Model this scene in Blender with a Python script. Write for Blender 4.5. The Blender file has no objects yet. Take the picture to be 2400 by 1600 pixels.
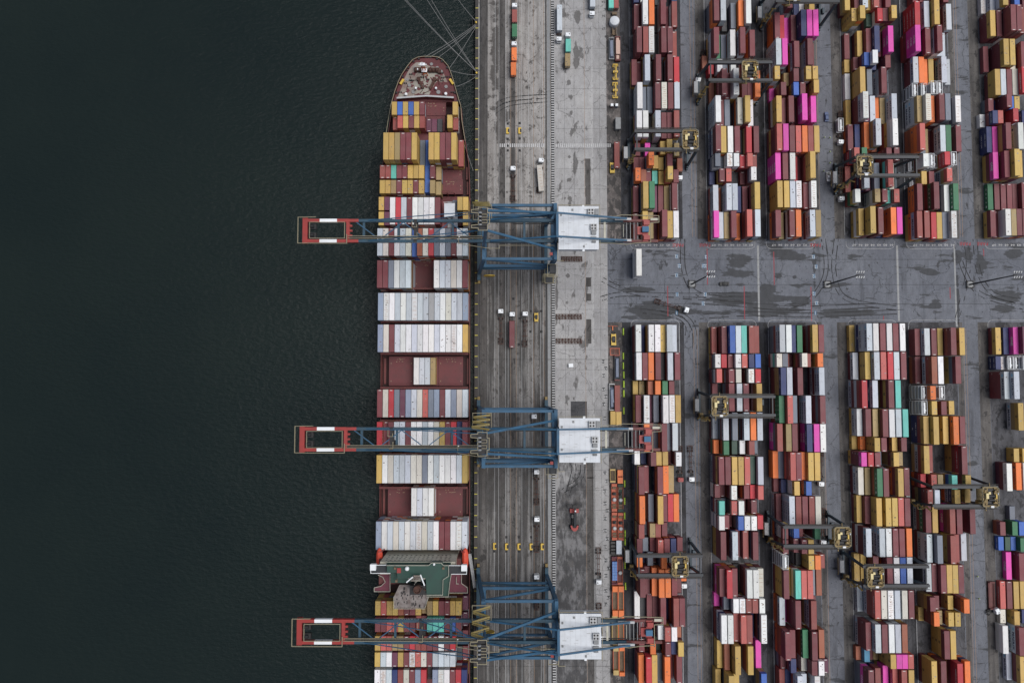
import bpy, math, random
import numpy as np
from mathutils import Vector, Matrix
random.seed(11)
C = bpy.context.scene.collection
R = math.radians

# ------------------------------------------------------------------ site survey
FOC, CAM_H = 1750.0, 344.0                       # focal length in photo pixels, drone height in metres
TH = math.atan(90 / 1750.0); CT, ST = math.cos(TH), math.sin(TH)
def at(px, py, z=0.0):
    """World X, Y of a photo point that lies at height z."""
    u, v = (px - 1200) / FOC, (py - 800) / FOC
    t = (CAM_H - z) / (CT + v * ST)
    return t * u, t * (ST - v * CT)
def at3(px, py, z): return at(px, py, z) + (z,)
def proj(X, Y, Z):
    d = CAM_H - Z; fw = Y * ST + d * CT; up = Y * CT - d * ST
    return 1200 + FOC * X / fw, 800 - FOC * up / fw

# ------------------------------------------------------------------ helpers
class MB:
    """Collects shapes for ONE mesh object."""
    def __init__(s): s.v = []; s.f = []; s.m = []; s.c = []
    def add(s, vs, fs, mi=0, col=None):
        o = len(s.v); s.v += vs
        for f in fs: s.f.append(tuple(i + o for i in f)); s.m.append(mi); s.c.append(col)
    def box(s, cx, cy, cz, sx, sy, sz, mi=0, rot=0.0, col=None):
        j = 1 + random.uniform(-.002, .002)
        a, b, c = sx / 2 * j, sy / 2 * j, sz / 2 * j; cr, sr = math.cos(rot), math.sin(rot)
        vs = [(cx + x * cr - y * sr, cy + x * sr + y * cr, cz + z) for z in (-c, c) for (x, y) in ((-a, -b), (a, -b), (a, b), (-a, b))]
        s.add(vs, [(3, 2, 1, 0), (4, 5, 6, 7), (0, 1, 5, 4), (1, 2, 6, 5), (2, 3, 7, 6), (3, 0, 4, 7)], mi, col)
    def beam(s, p, q, w, h, mi=0, col=None):
        p, q = Vector(p), Vector(q); d = (q - p)
        if d.length < 1e-6: return
        d.normalize(); j = 1 + random.uniform(-.012, .012)
        side = d.cross(Vector((0, 0, 1)))
        side = Vector((1, 0, 0)) if side.length < 1e-4 else side.normalized()
        up = side.cross(d).normalized(); side = side * (w / 2 * j); up = up * (h / 2 * j)
        vs = [tuple(e + side * a + up * b) for e in (p, q) for (a, b) in ((-1, -1), (1, -1), (1, 1), (-1, 1))]
        s.add(vs, [(0, 1, 2, 3), (7, 6, 5, 4), (1, 0, 4, 5), (2, 1, 5, 6), (3, 2, 6, 7), (0, 3, 7, 4)], mi, col)
    def path(s, pts, w, h, mi=0):
        for a, b in zip(pts, pts[1:]): s.beam(a, b, w, h, mi)
    def tube(s, p, q, r, n=8, mi=0, r2=None, col=None):
        p, q = Vector(p), Vector(q); d = (q - p).normalized(); r2 = r if r2 is None else r2
        a = d.orthogonal().normalized(); b = d.cross(a)
        vs = [tuple(e + (a * math.cos(t) + b * math.sin(t)) * rr) for e, rr in ((p, r), (q, r2)) for t in [2 * math.pi * k / n for k in range(n)]]
        s.add(vs, [(k, (k + 1) % n, n + (k + 1) % n, n + k) for k in range(n)] + [tuple(range(n - 1, -1, -1)), tuple(range(n, 2 * n))], mi, col)
    def prism(s, pts, z0, z1, mi=0, top=None, col=None):
        n = len(pts)
        A = sum(pts[i][0] * pts[(i + 1) % n][1] - pts[(i + 1) % n][0] * pts[i][1] for i in range(n))
        if A < 0: pts = pts[::-1]
        tp = pts if top is None else (top if A >= 0 else top[::-1])
        vs = [(x, y, z0) for x, y in pts] + [(x, y, z1) for x, y in tp]
        s.add(vs, [tuple(range(n - 1, -1, -1)), tuple(range(n, 2 * n))] + [(k, (k + 1) % n, n + (k + 1) % n, n + k) for k in range(n)], mi, col)
    def lathe(s, prof, c, n=12, mi=0):
        """prof: (radius, z) from bottom to top around a vertical axis at c."""
        k = len(prof)
        vs = [(c[0] + r * math.cos(2 * math.pi * i / n), c[1] + r * math.sin(2 * math.pi * i / n), c[2] + z) for r, z in prof for i in range(n)]
        fs = [(a * n + i, a * n + (i + 1) % n, (a + 1) * n + (i + 1) % n, (a + 1) * n + i) for a in range(k - 1) for i in range(n)]
        fs += [tuple(range(n - 1, -1, -1)), tuple(range((k - 1) * n, k * n))]
        s.add(vs, fs, mi)
    def rail(s, pts, h=1.1, r=.09, mi=0, closed=False, post=2.2):
        """A handrail with posts along a list of 3-D points."""
        P = list(pts) + ([pts[0]] if closed else [])
        for a, b in zip(P, P[1:]):
            a, b = Vector(a), Vector(b); up = Vector((0, 0, h))
            s.beam(a + up, b + up, r, r, mi); s.beam(a + up * .5, b + up * .5, r * .6, r * .6, mi)
            k = max(1, int((b - a).length / post))
            for i in range(k): s.beam(a + (b - a) * (i / k), a + (b - a) * (i / k) + up, r * .8, r * .8, mi)
    def quad(s, pts, mi=0, col=None): s.add(list(pts), [tuple(range(len(pts)))], mi, col)
    def text(s, txt, size, mat4, mi=0, col=None, sx=1.0, bold=0.0):
        vs, fs = text_geo(txt, bold)
        if not vs: return
        s.add([tuple(mat4 @ Vector((x * size * sx, y * size, 0))) for x, y in vs], fs, mi, col)
    def mesh(s, name, mats):
        me = bpy.data.meshes.new(name); me.from_pydata(s.v, [], s.f)
        for m in mats: me.materials.append(m)
        if any(s.m): me.polygons.foreach_set('material_index', s.m)
        if any(c is not None for c in s.c):
            a = me.attributes.new('tint', 'FLOAT_COLOR', 'FACE')
            a.data.foreach_set('color', [x for c in s.c for x in ((c or (.5, .5, .5)) + (1.0,))[:4]])
        me.update(); return me
    def build(s, name, mats, parent=None, loc=(0, 0, 0), rot=0.0):
        if not isinstance(mats, (list, tuple)): mats = [mats]
        o = bpy.data.objects.new(name, s.mesh(name, mats)); C.objects.link(o)
        o.location = loc; o.rotation_euler = (0, 0, rot)
        if parent is not None: o.parent = parent
        return o

_TX = {}
def text_geo(txt, bold=0.0):
    """Flat lettering as mesh data, centred on its own box."""
    k = (txt, bold)
    if k not in _TX:
        cu = bpy.data.curves.new('lettering', 'FONT'); cu.body = txt; cu.resolution_u = 1; cu.offset = bold
        cu.align_x = 'CENTER'; cu.align_y = 'CENTER'
        ob = bpy.data.objects.new('lettering', cu); C.objects.link(ob)
        me = bpy.data.meshes.new_from_object(ob)
        _TX[k] = ([(v.co.x, v.co.y) for v in me.vertices], [tuple(p.vertices) for p in me.polygons])
        bpy.data.objects.remove(ob); bpy.data.curves.remove(cu); bpy.data.meshes.remove(me)
    return _TX[k]

def tag(o, label=None, cat=None, group=None, kind=None):
    for k, v in (('label', label), ('category', cat), ('group', group), ('kind', kind)):
        if v: o[k] = v
    return o
def thing(name, label, cat, loc=(0, 0, 0), rot=0.0, group=None):
    o = bpy.data.objects.new(name, None); C.objects.link(o); o.empty_display_size = .5
    o.location = loc; o.rotation_euler = (0, 0, rot); return tag(o, label, cat, group)
def dup(root, loc, rot=0.0, label=None, group=None):
    def cp(o, par):
        c = o.copy(); C.objects.link(c)
        if par is not None: c.parent = par
        for ch in list(o.children): cp(ch, c)
        return c
    r = cp(root, None); r.location = loc; r.rotation_euler = (0, 0, rot)
    if label: r['label'] = label
    if group: r['group'] = group
    return r
def struct(name, mb, mats): return tag(mb.build(name, mats), kind='structure')

# ------------------------------------------------------------------ materials
def _nt(name):
    m = bpy.data.materials.new(name); m.use_nodes = True; nt = m.node_tree
    return m, nt, nt.nodes['Principled BSDF']
def _n(nt, t, **kw):
    n = nt.nodes.new(t)
    for k, v in kw.items():
        if k in n.inputs: n.inputs[k].default_value = v
        else: setattr(n, k, v)
    return n
def _ramp(nt, fac, a, b):
    r = _n(nt, 'ShaderNodeMapRange'); r.clamp = True
    r.inputs['From Min'].default_value = a; r.inputs['From Max'].default_value = b
    nt.links.new(fac, r.inputs['Value']); return r.outputs['Result']
def _mix(nt, fac, a, b, blend='MIX'):
    m = _n(nt, 'ShaderNodeMix', data_type='RGBA', blend_type=blend)
    for s, v in ((m.inputs['Factor'], fac), (m.inputs['A'], a), (m.inputs['B'], b)):
        if hasattr(v, 'is_linked'): nt.links.new(v, s)
        elif isinstance(v, (int, float)): s.default_value = v
        else: s.default_value = tuple(v)[:3] + (1,)
    return m.outputs['Result']
def _noise(nt, vec, scale, detail=4.0, rough=.55):
    n = _n(nt, 'ShaderNodeTexNoise'); n.inputs['Scale'].default_value = scale
    n.inputs['Detail'].default_value = detail; n.inputs['Roughness'].default_value = rough
    nt.links.new(vec, n.inputs['Vector']); return n.outputs['Fac']
def _pos(nt, sc=(1, 1, 1), off=(0, 0, 0)):
    g = _n(nt, 'ShaderNodeNewGeometry'); mp = _n(nt, 'ShaderNodeMapping')
    mp.inputs['Scale'].default_value = sc; mp.inputs['Location'].default_value = off
    nt.links.new(g.outputs['Position'], mp.inputs['Vector']); return mp.outputs['Vector']

def paint(name, base, rough=.55, dirt=(.05, .04, .035), amt=.35, scale=.6, metal=0.0, spots=.25):
    m, nt, b = _nt(name); p = _pos(nt)
    n1 = _ramp(nt, _noise(nt, p, scale, 5), .42, .75); n2 = _ramp(nt, _noise(nt, p, scale * 7, 4, .7), .6, .72)
    c = _mix(nt, n1, base, [x * (1 - amt) + d * amt for x, d in zip(base, dirt)])
    f = _n(nt, 'ShaderNodeMath', operation='MULTIPLY'); nt.links.new(n2, f.inputs[0]); f.inputs[1].default_value = spots
    nt.links.new(_mix(nt, f.outputs[0], c, dirt), b.inputs['Base Color'])
    b.inputs['Roughness'].default_value = rough; b.inputs['Metallic'].default_value = metal
    return m

def container_paint():
    m, nt, b = _nt('container_paint'); p = _pos(nt)
    a = _n(nt, 'ShaderNodeAttribute'); a.attribute_name = 'tint'; col = a.outputs['Color']
    fade = _ramp(nt, _noise(nt, p, .22, 3), .35, .7)
    c = _mix(nt, fade, _mix(nt, .05, col, (.5, .46, .44)), col)
    grime = _ramp(nt, _noise(nt, _pos(nt, (1, .35, 1)), .9, 6, .65), .5, .78)
    g = _n(nt, 'ShaderNodeMath', operation='MULTIPLY'); nt.links.new(grime, g.inputs[0]); g.inputs[1].default_value = .30
    c = _mix(nt, g.outputs[0], c, (.07, .06, .055))
    rust = _ramp(nt, _noise(nt, _pos(nt, (1.6, .8, 1.6)), 1.7, 5, .75), .64, .72)
    r = _n(nt, 'ShaderNodeMath', operation='MULTIPLY'); nt.links.new(rust, r.inputs[0]); r.inputs[1].default_value = .5
    c = _mix(nt, r.outputs[0], c, (.10, .045, .025))
    nt.links.new(c, b.inputs['Base Color']); b.inputs['Roughness'].default_value = .6
    # corrugated steel: ribs across the roof and down the long walls
    g2 = _n(nt, 'ShaderNodeNewGeometry'); sp = _n(nt, 'ShaderNodeSeparateXYZ'); nt.links.new(g2.outputs['Position'], sp.inputs[0])
    s1 = _n(nt, 'ShaderNodeMath', operation='MULTIPLY'); nt.links.new(sp.outputs['Y'], s1.inputs[0]); s1.inputs[1].default_value = 20.0
    s2 = _n(nt, 'ShaderNodeMath', operation='SINE'); nt.links.new(s1.outputs[0], s2.inputs[0])
    bu = _n(nt, 'ShaderNodeBump'); bu.inputs['Strength'].default_value = .25; bu.inputs['Distance'].default_value = .03
    nt.links.new(s2.outputs[0], bu.inputs['Height']); nt.links.new(bu.outputs['Normal'], b.inputs['Normal'])
    return m

def _math(nt, op, a, b=0.0, c=None):
    m = _n(nt, 'ShaderNodeMath', operation=op)
    for i, v in enumerate((a, b) if c is None else (a, b, c)):
        if hasattr(v, 'is_linked'): nt.links.new(v, m.inputs[i])
        else: m.inputs[i].default_value = v
    return m.outputs[0]
def _near(nt, zones):
    """0 away from, 1 at the middle of, the nearest of a few worn places (x, y, half width, half depth)."""
    g = _n(nt, 'ShaderNodeNewGeometry'); best = None
    for (x, y, rx, ry) in zones:
        s_ = _n(nt, 'ShaderNodeVectorMath', operation='SUBTRACT'); nt.links.new(g.outputs['Position'], s_.inputs[0]); s_.inputs[1].default_value = (x, y, 0)
        d_ = _n(nt, 'ShaderNodeVectorMath', operation='MULTIPLY'); nt.links.new(s_.outputs[0], d_.inputs[0]); d_.inputs[1].default_value = (1 / rx, 1 / ry, 0)
        l_ = _n(nt, 'ShaderNodeVectorMath', operation='LENGTH'); nt.links.new(d_.outputs[0], l_.inputs[0])
        v = _math(nt, 'SUBTRACT', 1.35, l_.outputs['Value']); best = v if best is None else _math(nt, 'MAXIMUM', best, v)
    return _math(nt, 'MAXIMUM', _math(nt, 'MINIMUM', best, 1.0), 0.0)
def ground(name, base, stain, cover=.5, scale=.05, streak=(1, .12, 1), patch=.35, light=None, fine=.5, off=0.0, zones=None, zstreak=(1, 1, 1), blot=.36, dirty=None):
    """Worn concrete or asphalt: long tyre streaks, wet patches with ragged edges, oil spots and fine grain.
    zones: places that are wet; dirty: (y below which the surface is dirty, base, light)."""
    m, nt, b = _nt(name)
    ps, pi = _pos(nt, streak, (off, off * .7, 0)), _pos(nt, (1, 1, 1), (off * 1.3, off, 0))
    c = _mix(nt, _ramp(nt, _noise(nt, pi, .045, 5), .35, .65), base, light or [x * 1.16 for x in base])
    if dirty:
        g = _n(nt, 'ShaderNodeNewGeometry'); sp_ = _n(nt, 'ShaderNodeSeparateXYZ'); nt.links.new(g.outputs['Position'], sp_.inputs[0])
        yy = _math(nt, 'MULTIPLY_ADD', _math(nt, 'SUBTRACT', _noise(nt, ps, .16, 6, .65), .5), 150.0, sp_.outputs['Y'])
        dk = _ramp(nt, yy, dirty[0] + 4, dirty[0] - 10)
        c2 = _mix(nt, _ramp(nt, _noise(nt, ps, .3, 6, .65), .46, .58), dirty[1], dirty[2]); c = _mix(nt, dk, c, c2)
    st = _ramp(nt, _noise(nt, ps, scale * 5, 7, .62), 1 - cover - .04, 1 - cover + .12)
    c = _mix(nt, _math(nt, 'MULTIPLY', st, .8), c, [x * .5 + y * .5 for x, y in zip(base, stain)])
    wet = _ramp(nt, _noise(nt, _pos(nt, (1, .5, 1), (off, off, 0)), scale * 2.4, 9, .66), .77 - patch * .5, .80 - patch * .5)
    bl = _ramp(nt, _noise(nt, _pos(nt, (1, .6, 1), (off * .3, off, 0)), .30, 6, .6), .98 - blot, 1.01 - blot)
    wet = _math(nt, 'MAXIMUM', wet, bl)
    if zones:
        nz = _noise(nt, _pos(nt, zstreak, (off, off * 2, 0)), .22, 10, .62)
        zf = _ramp(nt, _math(nt, 'MULTIPLY_ADD', _math(nt, 'SUBTRACT', nz, .5), 4.6, _near(nt, zones)), .40, .58)
        wet = _math(nt, 'MAXIMUM', wet, zf)
    c = _mix(nt, _math(nt, 'MULTIPLY', wet, .85), c, stain)
    sp = _ramp(nt, _noise(nt, pi, 1.0, 3, .5), .655, .685)
    c = _mix(nt, _math(nt, 'MULTIPLY', sp, .7), c, stain)
    vo = _n(nt, 'ShaderNodeTexVoronoi', feature='DISTANCE_TO_EDGE'); vo.inputs['Scale'].default_value = .055; vo.inputs['Randomness'].default_value = 1.0
    nn = _n(nt, 'ShaderNodeTexNoise'); nn.inputs['Scale'].default_value = .12; nn.inputs['Detail'].default_value = 6; nt.links.new(pi, nn.inputs['Vector'])
    sc_ = _n(nt, 'ShaderNodeVectorMath', operation='MULTIPLY_ADD'); nt.links.new(nn.outputs['Color'], sc_.inputs[0]); sc_.inputs[1].default_value = (9, 9, 9); nt.links.new(pi, sc_.inputs[2])
    nt.links.new(sc_.outputs[0], vo.inputs['Vector'])
    ck = _ramp(nt, vo.outputs['Distance'], .010, .004); c = _mix(nt, _math(nt, 'MULTIPLY', ck, .5), c, stain)
    gr = _ramp(nt, _noise(nt, pi, 2.2, 7, .78), .25, .75)
    c = _mix(nt, fine, c, _mix(nt, gr, [.42] * 3, [1.40] * 3), 'MULTIPLY')
    tn = _ramp(nt, _noise(nt, _pos(nt, (1, .5, 1), (off + 7, 3, 0)), .5, 7, .7), .3, .7)
    c = _mix(nt, fine, c, _mix(nt, tn, (.62, .60, .58), (1.24, 1.25, 1.27)), 'MULTIPLY')
    nt.links.new(c, b.inputs['Base Color'])
    nt.links.new(_math(nt, 'MULTIPLY_ADD', wet, -.2, .88), b.inputs['Roughness']); b.inputs['Specular IOR Level'].default_value = .3
    return m

M = dict(
    cont=container_paint(),
    blue=paint('crane_blue_steel', (.022, .092, .175), .6, (.025, .035, .04), .5, .3, spots=.45),
    boomblue=paint('boom_teal_blue_steel', (.018, .062, .100), .6, (.018, .024, .028), .5, .3, spots=.4),
    red=paint('signal_red_paint', (.30, .030, .026), .5, (.1, .03, .03), .35, .4),
    dred=paint('oxide_red_steel', (.13, .028, .026), .6, (.03, .018, .016), .5, .4),
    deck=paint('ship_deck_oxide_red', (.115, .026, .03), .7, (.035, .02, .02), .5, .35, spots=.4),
    hatch=paint('hatch_cover_red', (.125, .028, .032), .65, (.05, .03, .028), .4, .3, spots=.3),
    hull=paint('hull_dark_red', (.06, .016, .018), .6, (.02, .015, .015), .4, .3),
    sand=paint('worn_forecastle_grey', (.30, .29, .25), .75, (.12, .03, .03), .75, .16, spots=.5),
    white=paint('white_paint', (.76, .79, .82), .5, (.45, .44, .42), .25, .3, spots=.12),
    house=paint('machine_house_white', (.60, .63, .67), .6, (.40, .41, .42), .4, .35, spots=.2),
    cream=paint('cream_paint', (.45, .44, .37), .6, (.16, .13, .08), .4, .5),
    rail=paint('beige_handrail', (.27, .24, .16), .6, (.15, .12, .07), .3, .5),
    yrail=paint('yellow_handrail', (.24, .19, .06), .6, (.18, .12, .04), .4, .5),
    yellow=paint('machine_yellow', (.60, .40, .045), .5, (.12, .08, .03), .35, .8),
    ytrol=paint('trolley_ochre_steel', (.22, .15, .045), .6, (.05, .035, .02), .55, .9, spots=.5),
    pale=paint('pale_yellow_cabinet', (.62, .52, .25), .5, (.3, .22, .1), .25, .8),
    slate=paint('dark_slate_steel', (.024, .028, .036), .55, (.02, .02, .022), .4, .3),
    rtgleg=paint('dark_teal_steel', (.020, .042, .060), .55, (.012, .016, .02), .4, .3),
    black=paint('black_steel', (.012, .012, .014), .6, (.03, .025, .02), .4, 1.0),
    rubber=paint('black_rubber', (.016, .016, .017), .9, (.04, .035, .03), .4, 1.5),
    grey=paint('grey_steel', (.20, .21, .22), .5, (.08, .07, .06), .4, .7),
    lgrey=paint('light_grey_steel', (.40, .41, .42), .5, (.2, .19, .18), .3, .7),
    rust=paint('rusty_steel', (.075, .032, .022), .8, (.02, .015, .014), .6, 1.2, spots=.6),
    brown=paint('timber_deck_brown', (.16, .115, .075), .85, (.06, .045, .035), .5, .8),
    orange=paint('orange_paint', (.72, .17, .035), .5, (.25, .07, .03), .35, .6),
    rorange=paint('red_orange_paint', (.42, .085, .035), .55, (.12, .035, .025), .45, .7),
    tan=paint('mustard_paint', (.46, .33, .12), .55, (.2, .13, .06), .35, .6),
    green=paint('bridge_deck_green', (.016, .060, .045), .6, (.02, .03, .03), .5, .25),
    dgreen=paint('dark_green_paint', (.02, .045, .035), .7, (.02, .02, .02), .4, .5),
    navy=paint('wing_dark_grey', (.016, .02, .026), .6, (.03, .03, .03), .3, .4),
    plum=paint('side_deck_plum', (.14, .03, .05), .65, (.05, .02, .025), .4, .3),
    glass=paint('cab_glass', (.010, .013, .016), .35, (.02, .02, .02), .2, 1.0, spots=0),
    liferaft=paint('lifeboat_orange', (.62, .07, .035), .45, (.3, .05, .03), .3, .9),
    rope=paint('mooring_rope_grey', (.24, .24, .24), .9, (.12, .12, .1), .3, .5),
    tarp=paint('blue_grey_tarpaulin', (.16, .19, .26), .6, (.08, .08, .1), .6, 1.1, spots=.4),
    casing=paint('casing_rust_grey', (.27, .24, .23), .75, (.06, .03, .022), .75, .55, spots=.7),
    walk=paint('girder_walkway_grating', (.05, .047, .045), .8, (.02, .018, .016), .4, .8),
    ddeck=paint('ship_deck_red_gap_shade', (.035, .011, .012), .8, (.012, .01, .01), .5, .5),  # deck red blackened to paint in the shade between hatches
    hivis=paint('hi_vis_yellow_green', (.42, .62, .03), .6, (.2, .3, .05), .2, 2),
    skin=paint('skin', (.35, .2, .14), .6, (.3, .15, .1), .1, 2, spots=0),
    cloth=paint('dark_trousers', (.03, .035, .05), .9, (.02, .02, .02), .2, 2, spots=0),
    lwhite=paint('road_marking_white', (.50, .50, .50), .8, (.22, .22, .23), .7, 1.0, spots=.8),
    lred=paint('road_marking_red', (.30, .045, .055), .85, (.14, .07, .08), .6, 1.0, spots=.6),
    lyel=paint('road_marking_yellow', (.50, .44, .06), .85, (.2, .17, .06), .5, 1.2, spots=.5),
    lor=paint('road_marking_faded_orange', (.30, .20, .13), .9, (.2, .17, .15), .7, .8, spots=.7),
    lblue=paint('road_marking_blue', (.06, .15, .26), .85, (.08, .14, .2), .5, 1.2, spots=.4),
    lblack=paint('road_marking_black', (.02, .02, .022), .9, (.06, .06, .06), .4, 1.5, spots=.4),
    carblue=paint('car_navy_paint', (.03, .06, .16), .5, (.03, .05, .1), .2, 1, spots=0),
    carblack=paint('car_black_paint', (.006, .007, .009), .6, (.01, .01, .01), .2, 1, spots=0),
    peach=paint('crated_machine_pinkish', (.52, .36, .30), .7, (.35, .22, .18), .4, 1.2),
    pblue=paint('blue_pallet_goods', (.10, .22, .52), .6, (.3, .36, .45), .5, 1.6, spots=.5),
)
# ------------------------------------------------------------------ setting: water, ground, markings
def xq(px): return at(px, 790, 0)[0]
def water_mat():
    m, nt, b = _nt('harbour_water'); p = _pos(nt)
    c = _mix(nt, _ramp(nt, _noise(nt, p, .009, 7, .6), .3, .7), (.0085, .0145, .0148), (.0125, .0195, .0180))
    nt.links.new(c, b.inputs['Base Color']); b.inputs['Roughness'].default_value = .16; b.inputs['IOR'].default_value = 1.33
    b.inputs['Specular IOR Level'].default_value = .30
    bu = _n(nt, 'ShaderNodeBump'); bu.inputs['Strength'].default_value = .8; bu.inputs['Distance'].default_value = .5
    nt.links.new(_noise(nt, _pos(nt, (1, 1.8, 1)), .35, 7, .62), bu.inputs['Height']); nt.links.new(bu.outputs['Normal'], b.inputs['Normal'])
    return m
w = MB(); w.quad([(-2500, -2500, -3.2), (-17.35, -2500, -3.2), (-17.35, 2500, -3.2), (-2500, 2500, -3.2)]); struct('water', w, water_mat())

# wet and oily patches at the crossing and on the apron (photo outlines, laid flat on the ground)
ZONES = {'quay': [], 'apron': [], 'yard': []}
def patch(pts, seed):
    P = [at(x, y, 0) for x, y in pts]; xs = [p[0] for p in P]; ys = [p[1] for p in P]
    rx, ry = max(.8, (max(xs) - min(xs)) / 2), max(.8, (max(ys) - min(ys)) / 2)
    ZONES['quay' if pts[0][0] < 1302 else 'apron' if pts[0][0] < 1425 else 'yard'].append(((max(xs) + min(xs)) / 2, (max(ys) + min(ys)) / 2, rx, ry))
def zz(x, y): return 1440 + x / 4.9, 560 + y / 4.9
for i, P in enumerate([
    [(90, 560), (300, 550), (420, 575), (430, 600), (330, 625), (200, 630), (100, 625)],
    [(215, 700), (560, 700), (560, 960), (215, 960)], [(150, 780), (800, 780), (800, 930), (150, 930)], [(500, 800), (1500, 800), (1500, 890), (500, 890)], [(1300, 770), (2350, 770), (2350, 890), (1300, 890)], [(1500, 690), (1900, 690), (1900, 820), (1500, 820)], [(2000, 640), (2220, 640), (2220, 800), (2000, 800)], [(2300, 790), (3100, 790), (3100, 880), (2300, 880)],
    [(900, 650), (1010, 610), (1200, 600), (1500, 610), (1900, 620), (1870, 680), (2100, 640), (2210, 660), (2180, 760), (2100, 700), (1500, 740), (1200, 720), (950, 690)],
    [(1450, 340), (1480, 250), (1580, 210), (1590, 460), (1540, 440), (1460, 400), (1200, 400), (1210, 390), (1440, 380)],
    [(1750, 100), (1880, 90), (2090, 120), (2080, 150), (1880, 150), (1870, 250), (1850, 130)],
    [(1820, 400), (1900, 390), (1930, 440), (1870, 470), (1830, 440)], [(2040, 410), (2100, 420), (2090, 460), (2040, 455)],
    [(2270, 60), (2310, 80), (2310, 540), (2285, 560), (2280, 200)], [(1640, 540), (1870, 520), (1870, 660), (1700, 640)],
    [(340, 110), (430, 110), (430, 160), (370, 150)], [(1280, 210), (1330, 215), (1310, 250), (1285, 240)], [(2130, 170), (2190, 170), (2180, 220), (2130, 215)]]):
    patch([zz(x, y) for x, y in P], 40 + i)
def aa(x, y): return 2160 + x / 6.03, 540 + y / 6.03
for i, P in enumerate([[(440, 230), (560, 190), (580, 330), (520, 400), (515, 560), (485, 560), (480, 470), (440, 400)], [(600, 100), (640, 200), (760, 560), (740, 590), (640, 330), (580, 400), (600, 220)],
    [(760, 150), (860, 230), (840, 400), (920, 640), (890, 680), (800, 320), (730, 210)], [(490, 560), (510, 560), (530, 1380), (515, 1380)], [(0, 540), (150, 560), (240, 590), (235, 630), (100, 630), (0, 600)],
    [(110, 1030), (160, 985), (280, 1055), (170, 1100)], [(950, 1100), (1050, 1040), (1320, 1080), (1290, 1160), (1100, 1150), (970, 1180)], [(1030, 810), (1090, 820), (1200, 940), (1440, 1050), (1420, 1065), (1200, 980), (1060, 900)], [(1130, 290), (1440, 280), (1440, 380), (1280, 450), (1250, 340), (1150, 320)]]):
    patch([aa(x, y) for x, y in P], 80 + i)
def bb(x, y): return 1100 + x / 6.19, 240 + y / 6.19
for i, P in enumerate([[(1660, 880), (1700, 880), (1720, 1300), (1680, 1480), (1660, 1100)], [(1490, 720), (1580, 960), (1560, 1040), (1540, 950)], [(1250, 1120), (1290, 1130), (1300, 1230), (1260, 1250)], [(1430, 770), (1470, 780), (1460, 810), (1430, 800)], [(1420, 1110), (1470, 1100), (1450, 1150), (1420, 1140)], [(1430, 1370), (1480, 1380), (1460, 1410)], [(420, 60), (600, 60), (640, 120), (560, 260), (470, 330), (400, 290)], [(420, 420), (500, 420), (500, 900), (440, 1480), (400, 1480)]]):
    patch([bb(x, y) for x, y in P], 120 + i)
for i, (P) in enumerate([[(1600, 140), (1640, 150), (1650, 190), (1620, 260), (1600, 350), (1570, 240), (1580, 180)]]):
    patch([(1080 + x / 5.88, y / 5.88) for x, y in P], 140 + i)
for i, P in enumerate([[(1337, 94), (1348, 100), (1352, 140), (1358, 170), (1350, 176), (1342, 120)], [(1329, 186), (1340, 190), (1334, 200)], [(1370, 655), (1378, 658), (1377, 700), (1370, 690)], [(1370, 745), (1384, 750), (1379, 790), (1372, 810), (1369, 770)], [(1302, 655), (1308, 660), (1308, 715), (1302, 720)], [(1325, 640), (1338, 642), (1335, 652), (1326, 650)], [(1160, 30), (1175, 0), (1170, 200), (1158, 250), (1150, 180)], [(1165, 250), (1180, 230), (1182, 290), (1170, 330), (1160, 300)]]):
    patch(P, 160 + i)

XE = -17.3
Y5, Y10 = at(0, 500)[1], at(0, 1100)[1]
G1 = ground('yard_asphalt', (.130, .139, .163), (.034, .036, .040), .42, .05, (1, .12, 1), .24, light=(.165, .175, .20), fine=.55, zones=ZONES['yard'], zstreak=(.22, 1, 1), blot=.33)
G2 = ground('quay_concrete', (.26, .247, .236), (.065, .059, .055), .48, .06, (1, .06, 1), .30, light=(.38, .365, .35), fine=.7, off=31, zones=ZONES['quay'], blot=.36, dirty=(Y5, (.075, .072, .07), (.22, .215, .21)))
G3 = ground('dirty_lane', (.085, .080, .077), (.034, .032, .031), .52, .08, (1, .04, 1), .30, light=(.14, .132, .127), fine=.65, off=57, blot=.40)
G4 = ground('apron_concrete', (.315, .312, .316), (.105, .10, .098), .30, .05, (1, .4, 1), .05, light=(.40, .395, .392), fine=.5, off=83, zones=ZONES['apron'], zstreak=(1, .5, 1), blot=.27, dirty=(Y10 + 12, (.075, .074, .076), (.19, .188, .192)))
G5 = ground('apron_edge_concrete', (.29, .287, .29), (.11, .107, .106), .32, .06, (1, .3, 1), .05, light=(.38, .375, .373), fine=.5, off=119, blot=.26)
G6 = ground('runway_asphalt', (.040, .041, .047), (.014, .014, .016), .52, .12, (1, .05, 1), .3, light=(.085, .086, .096), fine=.7, off=151, blot=.42)
G7 = ground('stack_pad', (.075, .076, .084), (.024, .024, .027), .48, .08, (1, .2, 1), .4, light=(.115, .115, .125), fine=.65, off=187, blot=.42)
G8 = ground('brown_runway', (.095, .09, .088), (.034, .032, .033), .52, .10, (1, .04, 1), .3, light=(.155, .146, .138), fine=.65, off=211, blot=.40)
G9 = ground('equipment_strip', (.17, .152, .145), (.04, .038, .038), .58, .09, (1, .6, 1), .5, light=(.23, .205, .195), fine=.65, off=233, blot=.46)
WET = ground('patched_asphalt', (.075, .076, .08), (.04, .04, .043), .5, .1, (.3, 1, 1), .3, light=(.09, .09, .096), fine=.5, off=263)
g = MB(); g.quad([(XE, -2500, 0), (2500, -2500, 0), (2500, 2500, 0), (XE, 2500, 0)]); struct('ground', g, G1)
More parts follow.
